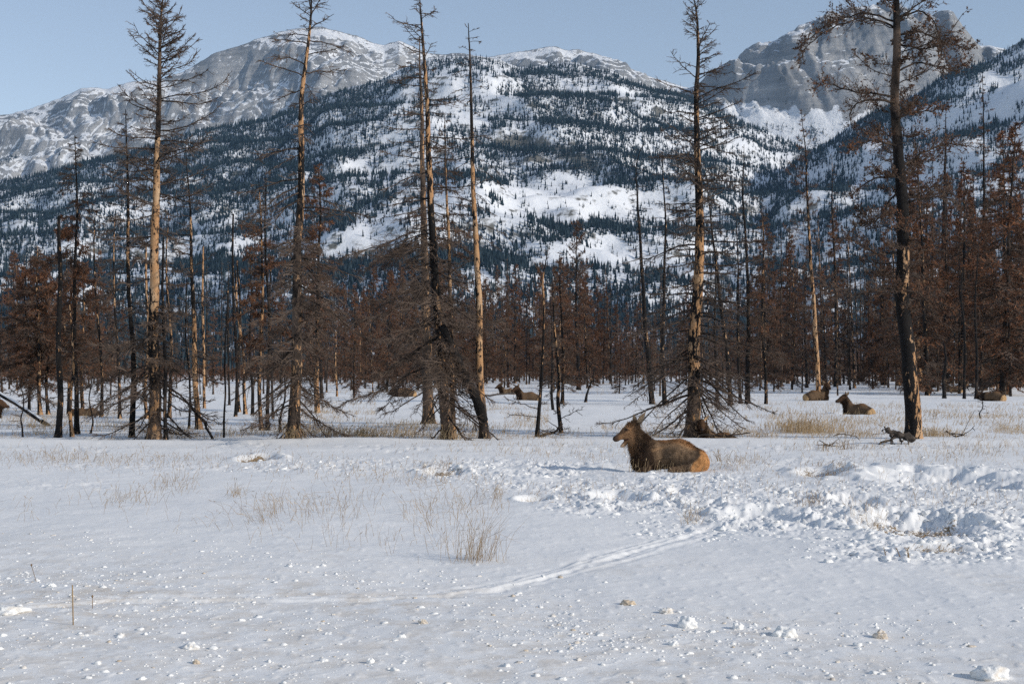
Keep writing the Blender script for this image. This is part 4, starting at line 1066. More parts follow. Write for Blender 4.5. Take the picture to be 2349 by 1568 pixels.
COLS = dict(flank=(.118, .076, .046), back=(.17, .085, .038), neck=(.030, .018, .012), head=(.16, .088, .045), crown=(.12, .062, .03), muz=(.055, .034, .024), rump=(.29, .140, .055), band=(.040, .027, .019), belly=(.05, .033, .023))
def build_elk(tagname, prims, hd, h, colf, bounds, hairs, mouth=False, ears=None, small=False):
    """returns list of (part name, mesh)"""
    lo = np.array(bounds[0], float); hi = np.array(bounds[1], float)
    ax = [np.arange(lo[i], hi[i] + h, h) for i in range(3)]
    P = np.stack(np.meshgrid(*ax, indexing='ij'), -1)
    Fv = None
    for fn, k in prims:
        v = fn(P)
        Fv = v if Fv is None else smin(Fv, v, k)
    # head
    q = [(cone(P, hd(-.02, 0, 0), hd(.16, 0, -.035), .120, .112), .05), (cone(P, hd(.14, 0, -.03), hd(.40, 0, -.115), .102, .070), .05),
         (cone(P, hd(.02, 0, -.11), hd(.21, 0, -.175), .112, .078), .06), (ell(P, hd(.44, 0, -.115), (.062, .062, .066)), .03), (cone(P, hd(-.06, 0, .06), hd(.04, 0, .085), .075, .06), .05)]
    for sgn in (-1, 1): q.append((ell(P, hd(.13, sgn * .092, .035), (.05, .035, .03)), .03))
    if mouth: q.append((cone(P, hd(.14, 0, -.19), hd(.365, 0, -.315), .060, .032), .03))
    else: q.append((cone(P, hd(.18, 0, -.16), hd(.39, 0, -.165), .062, .038), .04))
    Hh = None
    for v, k in q: Hh = v if Hh is None else smin(Hh, v, k)
    if mouth: Hh = smax(Hh, -cone(P, hd(.20, 0, -.195), hd(.50, 0, -.245), .016, .050), .012)
    for sgn in (-1, 1): Hh = smax(Hh, -ell(P, hd(.155, sgn * .118, .012), (.026, .018, .012)), .012)
    Fv = smin(Fv, Hh, .05)
    V, Q = surface_nets(Fv, lo, h)
    mb = MB(); mb.add(V, Q)
    me = mb.mesh("body", MF)
    C = np.ones((len(V), 4), np.float32); C[:, :3] = colf(V)
    at_ = me.color_attributes.new("Col", 'FLOAT_COLOR', 'POINT'); at_.data.foreach_set("color", C.ravel())
    parts = [("body", me)]
    es = 1.0
    for sgn in (1, -1):
        b = hd(-.085, sgn * .085, .04)
        d, fc = (ears or {}).get(sgn, ((-.12, sgn * .20, .18), (.6, sgn * .5, 0)))
        parts.append(("ear", ear_mesh(b, b + hd.f * d[0] + hd.s * d[1] + hd.u * d[2], hd.f * fc[0] + hd.s * fc[1] + hd.u * fc[2], .066)))
        parts.append(("eye", blobmesh("eye", hd(.155, sgn * .103, .012), (.022, .014, .012), MEYE, hd)))
    parts.append(("nose", blobmesh("nose", hd(.470, 0, -.108), (.034, .045, .036), MNOSE, hd)))
    if mouth:
        mt = MB(); mt.tube([hd(.20, 0, -.215), hd(.27, 0, -.248), hd(.345, 0, -.283)], [.03, .028, .016], 8)
        parts.append(("tongue", mt.mesh("tongue", MTON)))
        lp = MB(); lp.tube([hd(.28, 0, -.292), hd(.345, 0, -.325), hd(.385, 0, -.322)], [.030, .031, .014], 8)
        parts.append(("lower_lip", lp.mesh("lower_lip", MEARI)))
    # long hair: drawn on the surface where hairs(V) says so, lying back and down
    rng = np.random.default_rng(17)
    n3 = np.zeros_like(V); e1 = V[Q[:, 2]] - V[Q[:, 0]]; e2 = V[Q[:, 3]] - V[Q[:, 1]]; fn_ = np.cross(e1, e2)
    for c in range(4): np.add.at(n3, Q[:, c], fn_)
    n3 /= np.linalg.norm(n3, axis=1)[:, None] + 1e-9
    w, ln, dr, tn = hairs(V)
    ids = np.flatnonzero(rng.uniform(0, 1, len(V)) < w)
    if len(ids):
        hb = MB()
        D = n3[ids] * 0.55 + dr[ids] + rng.normal(0, .22, (len(ids), 3)); D /= np.linalg.norm(D, axis=1)[:, None]
        hb.blades(V[ids] - n3[ids] * .008, D * (ln[ids] * rng.uniform(.5, 1.3, len(ids)))[:, None], .013 if not small else .022, 0)
        hm = hb.mesh("mane", MF, False)
        hc = np.ones((len(ids) * 3, 4), np.float32); hc[:, :3] = np.repeat(C[ids, :3] * rng.uniform(.6, 1.5, len(ids))[:, None], 3, axis=0)
        ha = hm.color_attributes.new("Col", 'FLOAT_COLOR', 'POINT'); ha.data.foreach_set("color", hc.ravel())
        parts.append(("mane", hm))
    return parts
def place_elk(parts, label, loc, rz=0.0, sc=1.0, group="resting elk", mirror=False, first=True):
    r = thing("elk", label, "elk", loc, rz, group)
    r.scale = (-sc if mirror else sc, sc, sc)
    for nm, me in parts: obj(nm, me, r)
    return r
def lerp3(a, b, t): return np.array(a)[None] * (1 - t[:, None]) + np.array(b)[None] * t[:, None]
def mixc(C, c, t): return C * (1 - t[:, None]) + np.array(c)[None] * t[:, None]

# --- the elk in front, head up, mouth open, rump towards the road
def colE1(V):
    x, y, z = V.T
    n = fbm(x * 6, z * 6 + y * 3, 3, 301)
    C = np.tile(np.array(COLS['flank']), (len(V), 1))
    C = mixc(C, COLS['back'], smooth(.10, .02, (0.66 - 0.55 * np.clip(x - .15, 0, 1) ** 1.3) - z + .03 * n) * smooth(-.3, -.1, x))
    C = mixc(C, COLS['belly'], smooth(.16, .02, z + .04 * n) * .6)
    C = mixc(C, COLS['band'], np.exp(-(((x - (.34 + .26 * smooth(.05, .42, z))) + .03 * n) / .085) ** 2) * smooth(-.02, -.2, y) * .85)
    C = mixc(C, COLS['band'], np.exp(-(((x + .06 + .25 * (z - .35)) / .07) ** 2 + ((z - .36) / .16) ** 2)) * .55 * smooth(0, -.1, y))  # dark crease behind the shoulder: shade painted into the coat
    C = mixc(C, COLS['rump'], smooth(.0, .07, x - (.37 + .24 * smooth(.02, .42, z)) + .03 * n) * smooth(.50, .40, z + .02 * n))
    C = C * (1 + .45 * np.clip(fbm(x * 11, z * 9 + y * 4, 4, 303, .6), -1, 1))[:, None]
    nk = smooth(-.28, -.40, x + .18 * (z - .45) + .04 * n)
    C = mixc(C, COLS['neck'], nk * (0.9 - .35 * smooth(.55, .75, z) * smooth(-.5, -.65, x)))
    fh = (V - hE1.P) @ hE1.f; uh = (V - hE1.P) @ hE1.u
    hdm = smooth(-.04, .07, fh - .45 * np.clip(-uh - .14, 0, 1) + .03 * n)
    C = mixc(C, COLS['head'], hdm)
    C = mixc(C, COLS['crown'], smooth(.94, 1.02, z) * hdm * .7)
    C = mixc(C, COLS['muz'], smooth(.33, .42, fh) * smooth(-.22, -.17, uh))
    C = mixc(C, (.075, .042, .026), smooth(.06, .0, np.abs(uh - .03 + .17 * fh)) * smooth(.08, .14, fh) * smooth(.40, .3, fh) * .7)
    C = mixc(C, (.03, .014, .012), smooth(.03, .012, np.abs(uh + .20 + .06 * (fh - .2))) * smooth(.17, .21, fh))
    C = C
    C = mixc(C, (.02, .013, .01), smooth(.05, .02, np.hypot(x - hE1(.15, .1, .012)[0], z - hE1(.15, .1, .012)[2])) * .8)
    C = mixc(C, (.30, .20, .13), smooth(.25, .33, fh) * smooth(-.25, -.29, uh))
    C = mixc(C, (.025, .012, .01), smooth(.022, .008, np.abs(z - (.615 + .35 * (x + 1.15) * .8))) * smooth(-1.0, -1.05, x) * .0)
    dl = np.full(len(V), 9.0)
    for (ax, az), (bx, bz) in zip([(-.35, .44), (0, .55), (.23, .585)], [(0, .55), (.23, .585), (.45, .47)]):
        t = np.clip(((x - ax) * (bx - ax) + (z - az) * (bz - az)) / ((bx - ax) ** 2 + (bz - az) ** 2), 0, 1)
        dl = np.minimum(dl, np.hypot(x - ax - t * (bx - ax), z - az - t * (bz - az)))
    C = mixc(C, (.22, .13, .07), np.exp(-(dl / .035) ** 2) * smooth(0, -.1, y) * .7)  # pale stroke over shoulder, back and haunch: highlight painted into the coat
    return C * 1.4
hE1 = Head((-.765, .00, .945), (-.86, -.10, -.30))
primsE1 = [(lambda P: cone(P, (-.28, .12, .31), (.22, -.06, .33), .32, .335), .1), (lambda P: cone(P, (.22, -.06, .33), (.58, -.20, .20), .335, .275), .1),
           (lambda P: ell(P, (.50, -.36, .16), (.36, .17, .30), -.35), .08), (lambda P: cone(P, (.52, -.46, .04), (.0, -.56, .0), .12, .08), .07),
           (lambda P: ell(P, (-.34, -.10, .30), (.22, .17, .33), 0, .35), .09), (lambda P: cone(P, (-.52, .05, .18), (-.3, .1, .3), .25, .3), .08),
           (lambda P: cone(P, (-.40, .08, .44), (-.72, .01, .84), .215, .128), .10), (lambda P: cone(P, (-.58, .03, .34), (-.775, .0, .70), .19, .125), .08),
           (lambda P: cone(P, (-.46, -.16, .02), (-.60, -.22, -.04), .09, .07), .05), (lambda P: cone(P, (-.25, .10, .56), (.25, -.04, .60), .07, .07), .07)]
def hairE1(V):
    x, y, z = V.T
    beard = smooth(-.5, -.62, x) * smooth(.66, .5, z) * smooth(-1.0, -.95, x)
    nape = smooth(-.25, -.4, x) * smooth(.4, .6, z) * smooth(-.82, -.72, x)
    poll = smooth(.95, 1.0, z) * smooth(-.95, -.88, x)
    back = smooth(.10, .0, (0.64 - 0.5 * np.clip(x - .15, 0, 1) ** 1.3) - z) * smooth(-.35, -.2, x) * .6
    w = np.clip(beard * .8 + nape * .6 + poll * .7 + back * .4 + .3, 0, .9)
    ln = .035 + .08 * beard + .045 * nape + .015 * poll + .03 * back
    dr = np.stack([.7 * (x > -.45) + .45 * nape - .1 * beard, 0 * x, -.6 - .4 * beard + .9 * poll + .4 * back], -1)
    tn = .25 + .55 * back + .35 * poll + .15 * nape - .2 * beard + .3 * smooth(-.62, -.8, x) * smooth(.55, .7, z)
    return w * (1 - smooth(-.92, -.98, x) * smooth(.5, .55, z)) * (1 - smooth(.40, .5, x) * smooth(.46, .38, z) * .95), ln, dr, tn
partsE1 = build_elk("front", primsE1, hE1, .0155, colE1, ((-1.45, -.85, -.2), (1.1, .65, 1.25)), hairE1, mouth=True,
                    ears={-1: ((-.26, -.12, .24), (.55, -.75, .30)), 1: ((-.07, .10, .24), (.6, -.5, .2))})
x1, d1_ = at(1478 + 45, 1079)
sE1 = d1_ / F / 0.001174 * .5735 / 4.698
ELK1 = place_elk(partsE1, "large elk with its mouth open lying in the trampled snow in front", (x1 + .13, d1_ + .35, .02), 0, 1.03)
ELK1.scale[2] = .96

# --- the others, further back: four poses
def elk_pose(poll, f, low=False, seed=0):
    hd = Head(poll, f)
    P0 = np.array(poll, float)
    side = float(np.dot(hd.f, [0, -1, 0]))
    nb_ = np.array((-.52, 0, .40))
    prims = [(lambda P: cone(P, (-.38, 0, .32), (.18, 0, .34), .30, .33), .1), (lambda P: cone(P, (.18, 0, .34), (.62, 0, .22), .33, .27), .1)]
    for s_ in (-1, 1):
        prims += [(lambda P, s_=s_: ell(P, (.46, s_ * .24, .17), (.34, .15, .30)), .08), (lambda P, s_=s_: ell(P, (-.40, s_ * .17, .28), (.22, .14, .30)), .08)]
    prims += [(lambda P: cone(P, (-.58, 0, .2), (-.35, 0, .3), .24, .28), .08), (lambda P: cone(P, (.5, -.36, .03), (.05, -.42, .0), .11, .07), .06),
              (lambda P: cone(P, (-.45, 0, .40), tuple(P0 + np.array((.03, 0, -.09)) - hd.f * .04), .25, .135), .1),
              (lambda P: cone(P, (-.55, 0, .30), tuple(P0 - np.array((0, 0, .22))), .22, .13), .08)]
    def colf(V):
        x, y, z = V.T
        n = fbm(x * 5 + seed, z * 5 + y * 3, 3, 311)
        C = np.tile(np.array(COLS['flank']) * 1.0, (len(V), 1))
        C = mixc(C, COLS['belly'], smooth(.2, .02, z + .05 * n) * .7)
        C = mixc(C, COLS['back'], smooth(.56, .64, z + .02 * n) * smooth(-.4, -.2, x) * .6)
        C = mixc(C, COLS['band'], np.exp(-((x - .52 + .03 * n - .12 * smooth(.1, .4, z)) / .07) ** 2) * .8)
        C = mixc(C, (.42, .27, .14), smooth(.0, .06, x - (.58 + .13 * smooth(.1, .42, z)) + .03 * n) * smooth(.52, .44, z))
        C = mixc(C, COLS['neck'], smooth(-.42, -.54, x + .15 * (z - .5) + .04 * n) * .95)
        dh = np.minimum(cone(V, hd(0, 0, 0), hd(.45, 0, -.12), .16, .1), 9)
        C = mixc(C, (.085, .048, .028), smooth(.05, -.02, dh + .02 * n))
        C = mixc(C, COLS['muz'], smooth(.14, .07, np.linalg.norm(V - hd(.44, 0, -.12), axis=1)))
        return C
    def hairs(V):
        x, y, z = V.T
        nk = smooth(-.4, -.55, x)
        w = np.clip(nk * .7 * (cone(V, hd(.12, 0, 0), hd(.45, 0, -.12), .16, .1) > .03) + .1, 0, .8)
        return w, .035 + .06 * nk, np.stack([.5 - .5 * nk, 0 * x, -.6 - .2 * nk], -1), .25 + 0 * x
    lo = (-1.45, -1.0, -.2); hi = (1.05, 1.0, 1.45)
    return build_elk("pose", prims, hd, .026, colf, (lo, hi), hairs, small=True)
POSE = {'profile': elk_pose((-.80, 0, .98), (-.9, -.05, -.28), seed=1), 'glance': elk_pose((-.78, -.05, 1.00), (-.70, -.72, -.24), seed=2),
        'facing': elk_pose((-.72, -.08, 1.05), (-.15, -.95, -.30), seed=3), 'low': elk_pose((-.88, -.1, .50), (-.75, .55, -.35), seed=4)}
# picture x of the body middle, base row, pose, turn, scale, mirrored, sink, label
for (px, by, pose, rz, sc, mir, sink, lab) in [
    (1970, 950, 'glance', -42, .98, False, .05, "dark headed elk with a pale rump resting alone in open snow"),
    (1872, 918, 'facing', 8, 1.10, True, .02, "elk facing the road with ears out behind the white sided trunk"),
    (1212, 919, 'profile', 4, 1.0, False, .10, "dark elk with raised head lying behind the crooked thin tree"),
    (1166, 901, 'profile', 0, 1.0, False, .12, "elk lying behind the fallen grey branch, farther of the middle pair"),
    (1652, 1001, 'facing', 4, 0.88, False, .42, "elk lying low with one ear showing beside the broad skirted spruce's foot"),
    (2278, 919, 'low', -38, 1.05, False, .05, "tan elk with lowered dark head at the right edge of the herd"),
    (2188, 899, 'profile', -10, 1.0, False, .05, "dark elk half hidden by the short black stub"),
    (928, 913, 'low', 6, 1.05, False, .05, "brown elk seen through the twigs left of the wide footed spruce"),
    (203, 952, 'low', 0, .85, False, .20, "small brown elk lying behind the blackened pair of trunks at left"),
    (-34, 957, 'profile', 180, .9, False, .15, "elk cut off by the left edge beneath the fallen log")]:
    x, D = at(px, by)
    place_elk(POSE[pose], lab, (x, D, gz(x, D) - sink), R(rz), sc, mirror=mir)

# ------------------------------------------------------------------ fallen wood
def log_px(name, label, cat, pts, r0, r1, depth_pts, mat, k=8, twigs=0, seed=0, snow=False, group=None, char=.6, peel=.1):
    """picture points with their own base rows giving the depth"""
    W3 = []
    for (px, py), by in zip(pts, depth_pts):
        D = CAMH * F / (by - HZ); W3.append(((px - CX) / F * D, D, CAMH - (py - HZ) / F * D))
    W3 = np.array(W3); o = W3[0].copy()
    rng = np.random.default_rng(seed + 50)
    r = thing(name, label, cat, tuple(o), 0, group)
    P = densify([tuple(p) for p in (W3 - o)], rng)
    mb = MB(); mb.tube(P, np.linspace(r0, r1, len(P)) * (1 + .1 * rng.normal(size=len(P))), k, 0, peel=peel, char=char)
    if twigs:
        for i in range(twigs):
            f = rng.uniform(.15, 1) * (len(P) - 1); i0 = min(int(f), len(P) - 2); b = P[i0] + (P[i0 + 1] - P[i0]) * (f - i0)
            L = rng.uniform(.25, .9); d = rng.normal(size=3); d[2] = abs(d[2]) * .6 - .15; d /= np.linalg.norm(d)
            q = b + np.linspace(0, 1, 5)[:, None] * d * L + rng.normal(0, .03, (5, 3)).cumsum(0) * L
            mb.tube(q, np.linspace(.016, .006, 5), 4, 0, peel=0.0, char=char)
    obj("trunk" if "log" in name else "limb", mb.mesh(name, mat), r)
    if snow:
        sb = MB(); Q = P[1:-1] + np.array([0, -.01, r0 * .55]); sb.tube(Q, r0 * .55, 6, 0, dirt=0.0)
        obj("snow_cap", sb.mesh("snow_cap", MC), r)
    return r
log_px("fallen_log", "dark fallen log topped with snow slanting down from the left edge", "log", [(112, 977), (60, 940), (0, 903), (-50, 872)], .10, .07, [976, 974, 972, 970], MT, snow=True, seed=1, twigs=3)
log_px("leaning_log", "black leaning log propped between the left-bending spruce and the slender pale trunk", "log", [(1109, 965), (1096, 920), (1068, 870), (1040, 800), (1013, 748)], .17, .11, [1005, 1006, 1007, 1008, 1009], MT, seed=2, char=1.0, peel=0.05, twigs=3)
log_px("fallen_branch", "dead branch slanting down right of the leaning pale based spruce", "branch", [(488, 1006), (462, 960), (430, 925), (395, 900), (368, 875)], .045, .02, [1006, 1005, 1004, 1003, 1003], MBR, k=6, twigs=22, seed=3)
log_px("fallen_branch", "grey branch lying on the snow in front of the middle elk pair", "branch", [(1080, 911), (1120, 906), (1150, 904), (1190, 900)], .10, .05, [916, 914, 912, 910], MGW, k=6, twigs=3, seed=4)
log_px("fallen_branch", "dark branch on the snow linking the two crooked thin trees", "branch", [(1232, 1001), (1252, 996), (1275, 992), (1290, 972)], .05, .03, [1002, 1001, 1000, 999], MBR, k=6, twigs=8, seed=5)
log_px("fallen_branch", "long flat dark bough on the snow right of the broad skirted spruce", "branch", [(1600, 1000), (1640, 997), (1690, 998), (1720, 992)], .04, .02, [1004, 1003, 1002, 1001], MBR, k=6, twigs=8, seed=6)
log_px("fallen_branch", "thin arched twig in the snow left of the root stump", "branch", [(1912, 1000), (1935, 994), (1965, 1000), (1975, 1012)], .012, .008, [1010, 1010, 1010, 1012], MBR, k=4, seed=7)
log_px("fallen_branch", "small broken twig on the snow between grass and thin arched twig", "branch", [(1888, 1021), (1896, 1019), (1904, 1023)], .02, .012, [1024, 1024, 1024], MBR, k=5, twigs=7, seed=8)
log_px("fallen_branch", "bent dead twig lying in front of the dark stand at far right", "branch", [(2170, 988), (2178, 994), (2186, 1002), (2222, 992), (2236, 975)], .022, .01, [1003] * 5, MBR, k=5, twigs=5, seed=9)
def root_stump():
    x, D = at(2055, 1020); s = D / F
    rng = np.random.default_rng(77)
    r = thing("root_stump", "weathered grey root stump clawing out of the snow before the black pine", "stump", (x, D, gz(x, D) - .05)); r.scale = (1.1, 1, .8)
    def w(px, py, y=0.0): return ((px - 2055) * s, y, (1020 - py) * s + .05)
    b = MB()
    P = densify([w(2030, 978, -.1), w(2048, 985, -.05), w(2068, 993), w(2085, 1003, .05), w(2094, 1010, .1)], rng)
    b.tube(P, np.interp(np.linspace(0, 1, len(P)), [0, .3, .7, 1], [.06, .12, .15, .09]) * (1 + .25 * rng.normal(size=len(P))), 9, 0)
    obj("stump_body", b.mesh("stump_body", MGW), r)
    for pts, r0 in (([w(2045, 988, -.05), w(2042, 1000, -.2), w(2040, 1018, -.25)], .05), ([w(2060, 995), w(2035, 1010, -.15), w(2008, 1023, -.3)], .07), ([w(2035, 980, -.1), w(2026, 977, -.15), w(2022, 984, -.2)], .03),
                    ([w(2072, 995), w(2076, 1010, -.2), w(2080, 1022, -.25)], .05), ([w(2044, 1008, -.2), w(2040, 1020, -.25), w(2032, 1033, -.3)], .025), ([w(2044, 1008, -.2), w(2048, 1022, -.3), w(2044, 1034, -.3)], .02),
                    ([w(2040, 985), w(2020, 990, -.05), w(1998, 995, -.1)], .014), ([w(2032, 979, -.1), w(2030, 972, -.1), w(2028, 968, -.1)], .03), ([w(2064, 1000), w(2062, 1015, -.25), w(2064, 1026, -.25)], .04)):
        m = MB(); q = densify(pts, rng); m.tube(q, np.linspace(r0, r0 * .35, len(q)) * (1 + .15 * rng.normal(size=len(q))), 6, 0)
        obj("root", m.mesh("root", MGW), r)
root_stump()
# ------------------------------------------------------------------ dry grass and twigs
def stalks(rng, X, Y, Hh, mb, lean=(0.0, 0.0), spread=.34, w=.0028, heads=.25, tint=.6):
    n = len(X)
    Z = gh(X, Y, True) - .02
    P0 = np.stack([X, Y, Z], -1)
    D = np.stack([rng.normal(lean[0], spread, n), rng.normal(lean[1], spread, n), np.ones(n)], -1)
    D /= np.linalg.norm(D, axis=1)[:, None]
    P1 = P0 + D * (Hh * .55)[:, None]
    D2 = D + np.stack([rng.normal(lean[0] * .8, .3, n), rng.normal(0, .4, n), rng.normal(-.3, .35, n)], -1); D2 /= np.linalg.norm(D2, axis=1)[:, None]
    P2 = P1 + D2 * (Hh * .45)[:, None]
    tn = np.clip(rng.normal(tint, .25, n), 0, 1)
    ww = w * np.clip(Y / 25, .75, 2.6)
    mb.prisms(P0, P1, ww, ww * .75, 0, tint=tn); mb.prisms(P1, P2, ww * .75, ww * .35, 0, tint=tn)
    hs = rng.uniform(0, 1, n) < heads
    if hs.any():
        A = P2[hs]; B = A + D2[hs] * .035; Cc = B + D2[hs] * .04; w2 = ww[hs]
        mb.prisms(A, B, w2 * .5, w2 * 1.9, 0, tint=tn[hs]); mb.prisms(B, Cc, w2 * 1.9, w2 * .3, 0, tint=tn[hs])
def build_grass():
    rng = np.random.default_rng(3)
    mb = MB()
    # px, row, spread x, spread row, count, height, lean, tint
    CL = [(285, 1150, 70, 22, 80, .30, .15, .5), (400, 1115, 40, 18, 70, .32, .1, .5), (330, 1060, 260, 22, 420, .22, .05, .5), (120, 1055, 120, 20, 200, .22, 0, .5), (600, 1190, 50, 24, 60, .38, -.25, .5),
          (690, 1180, 70, 30, 70, .40, -.1, .5), (790, 1170, 60, 36, 50, .40, 0, .5), (980, 1190, 40, 24, 60, .42, -.15, .5), (1060, 1170, 60, 40, 80, .42, .05, .55),
          (1140, 1150, 14, 26, 40, .36, .05, .5), (1000, 1110, 90, 12, 90, .2, 0, .5), (540, 1135, 20, 6, 40, .26, .1, .6), (870, 1085, 200, 22, 240, .22, .05, .55), (1010, 1075, 40, 8, 120, .16, .3, .4), (590, 1052, 26, 5, 160, .14, .2, .45),
          (1230, 1150, 26, 8, 40, .18, .2, .45), (1585, 1195, 20, 8, 60, .25, 0, .45), (1640, 1075, 120, 16, 160, .26, .1, .55), (1900, 1085, 50, 12, 240, .2, .3, .4), (1860, 1160, 22, 8, 80, .2, 0, .35), (1700, 1060, 50, 12, 60, .3, 0, .5),
          (1985, 1200, 40, 14, 60, .3, 0, .6), (2110, 1215, 50, 7, 260, .12, .5, .35), (2150, 1262, 45, 5, 120, .10, .5, .5), (1940, 1030, 130, 18, 220, .25, .05, .6), (2240, 1035, 120, 22, 260, .28, .08, .6), (2100, 1060, 140, 20, 100, .25, .1, .5),
          (1400, 1050, 200, 18, 160, .22, .1, .55), (1200, 1030, 200, 14, 200, .22, .1, .6), (1480, 1078, 40, 5, 34, .36, .2, .75), (1545, 1079, 60, 4, 16, .36, .1, .75), (1400, 1135, 200, 30, 160, .2, .1, .5), (1800, 1120, 250, 40, 200, .22, .1, .5),
          (2180, 1150, 160, 40, 160, .2, .1, .5), (60, 1180, 70, 26, 20, .25, .1, .5), (880, 1255, 120, 30, 26, .32, .1, .4), (500, 1200, 120, 30, 20, .3, .1, .5), (1010, 1255, 30, 20, 16, .3, 0, .4), (700, 1230, 160, 30, 26, .32, -.1, .5)]
    for (px, py, sx, sy, n, h, ln, ti) in CL:
        x, D = at(px + rng.normal(0, sx, n) * .7, py + rng.normal(0, sy, n) * .6)
        ok = (D > 8) & (D < 60)
        stalks(rng, x[ok], D[ok], h * rng.uniform(.35, 1.25, ok.sum()), mb, lean=(ln, 0), tint=ti)
    # the tan fringe along the tree row and patches between the trees
    BANDS = [(0, 2349, 988, 1008, 2200, .22, .62), (60, 640, 975, 1002, 900, .26, .6), (640, 1120, 972, 1004, 1300, .30, .72), (1380, 1760, 975, 1003, 1100, .22, .6), (1760, 2349, 955, 1006, 2000, .30, .68),
             (1110, 1260, 925, 990, 700, .22, .7), (660, 860, 920, 970, 800, .26, .72), (0, 300, 920, 985, 1100, .3, .72), (1880, 2349, 925, 960, 900, .28, .65), (1500, 1880, 905, 960, 900, .3, .6), (0, 2349, 868, 905, 5200, .40, .6)]
    for (a, b, y0, y1, n, h, ti) in BANDS:
        px = rng.uniform(a, b, n * 2); py = rng.uniform(y0, y1, n * 2)
        x, D = at(px, py)
        ok = rng.uniform(-.35, .35, n * 2) < perlin(x / 2.5, D / 4.0, 401) + .4 * perlin(x / .8, D / 1.2, 403)
        stalks(rng, x[ok], D[ok], h * rng.uniform(.4, 1.3, ok.sum()), mb, lean=(.12, 0), tint=ti, heads=.15)
    kind(obj("dry_grass", mb.mesh("dry_grass", MGR, False)), "stuff", "thin dry tan grass stalks poking through the snow", "grass")
    def tuft(name, label, px, py, n, h, sx, sy, ln, ti, w=.0035):
        x0, D0 = at(px, py)
        m = MB(); X = x0 + rng.normal(0, sx, n); Y = D0 + rng.normal(0, sy, n)
        stalks(rng, X, Y, h * rng.uniform(.45, 1.2, n), m, lean=(ln, 0), spread=.22, w=w, tint=ti)
        tag(obj(name, m.mesh(name, MGR, False)), label, "grass tuft")
    tuft("grass_tuft", "dense tall tan grass tuft between the broad skirted spruce and the lone elk", 1838, 990, 380, .62, .55, .8, .06, .62, .0036)
    tuft("grass_tuft", "upright dark based grass tuft nearest the road in the centre", 1092, 1282, 90, .60, .15, .14, .12, .42, .0028)
    tuft("grass_tuft", "low tan matted tuft between the twiggy skirt and the left-bending spruce", 800, 1000, 320, .36, .7, .5, .12, .72, .004)
    tuft("grass_tuft", "tan grass tuft at the base of the black pine's right side", 2130, 1000, 160, .36, .4, .4, .1, .7, .004)
    tuft("grass_tuft", "tan grass tuft hugging the foot of the leaning spruce with the twiggy skirt", 676, 1013, 60, .40, .22, .06, .1, .7, .004)
    tuft("grass_tuft", "tan grass tuft at the foot of the left-bending spruce", 1032, 1008, 70, .45, .26, .06, .1, .7, .004)
    def shrub(label, px, py, n, h, c=0):
        x0, D0 = at(px, py); m = MB()
        for i in range(n):
            a = rng.uniform(0, 6.28); L = h * rng.uniform(.5, 1.1)
            q = np.array([rng.normal(0, .08), rng.normal(0, .08), gz(x0, D0) - .04]) + np.array([x0, D0, 0]) + np.linspace(0, 1, 5)[:, None] * np.array([math.cos(a) * .35 * L, math.sin(a) * .35 * L, L]) + rng.normal(0, .03 * L, (5, 3)).cumsum(0)
            m.tube(q, np.linspace(.008, .004, 5), 4, 0, tint=.35)
            for k in range(2):
                b = q[rng.integers(2, 4)]; m.tube(np.stack([b, b + np.array([rng.normal(0, .1), rng.normal(0, .1), .12]) * h * 2]), [.005, .003], 3, 0, tint=.3)
        tag(obj("bare_shrub", m.mesh("bare_shrub", MGR, False)), label, "shrub")
    shrub("tiny bare twig shrub just right of the large elk's rump", 1628 + 22, 1058, 7, .32)
    shrub("small reddish twig clump left of the root stump", 1938, 1033, 12, .34)
    shrub("bare twig clump below the small broken twig", 1892, 1036, 7, .28)
    shrub("sparse twig shrub in the snow right of the black pine", 2030 + 112, 960, 8, .5)
    shrub("dark stubby twig clump at the right edge of the rough snow", 2055, 1281, 4, .16)
    # single stems near the road
    for (px, py, hh, lean, lab) in ((168, 1440, .36, -.02, "lone straight tan stem sticking up near the road at left"), (212, 1402, .12, 0, "short dark seed stalk right of the lone tan stem"), (84, 1338, .18, -.3, "leaning dark headed stalk above the lone tan stem")):
        x, D = at(px, py); m = MB(); z = gz(x, D) - .01
        m.tube([(x, D, z), (x + lean * hh * .5, D, z + hh * .5), (x + lean * hh, D, z + hh)], [.006 if hh > .3 else .003] * 3, 5, 0, tint=.55 if hh > .3 else .1)
        if hh < .3: m.tube([(x + lean * hh, D, z + hh - .005), (x + lean * hh, D, z + hh + .008), (x + lean * hh, D, z + hh + .02)], [.006, .012, .004], 6, 0, tint=.0)
        tag(obj("dry_stem", m.mesh("dry_stem", MGR)), lab, "stem")
build_grass()

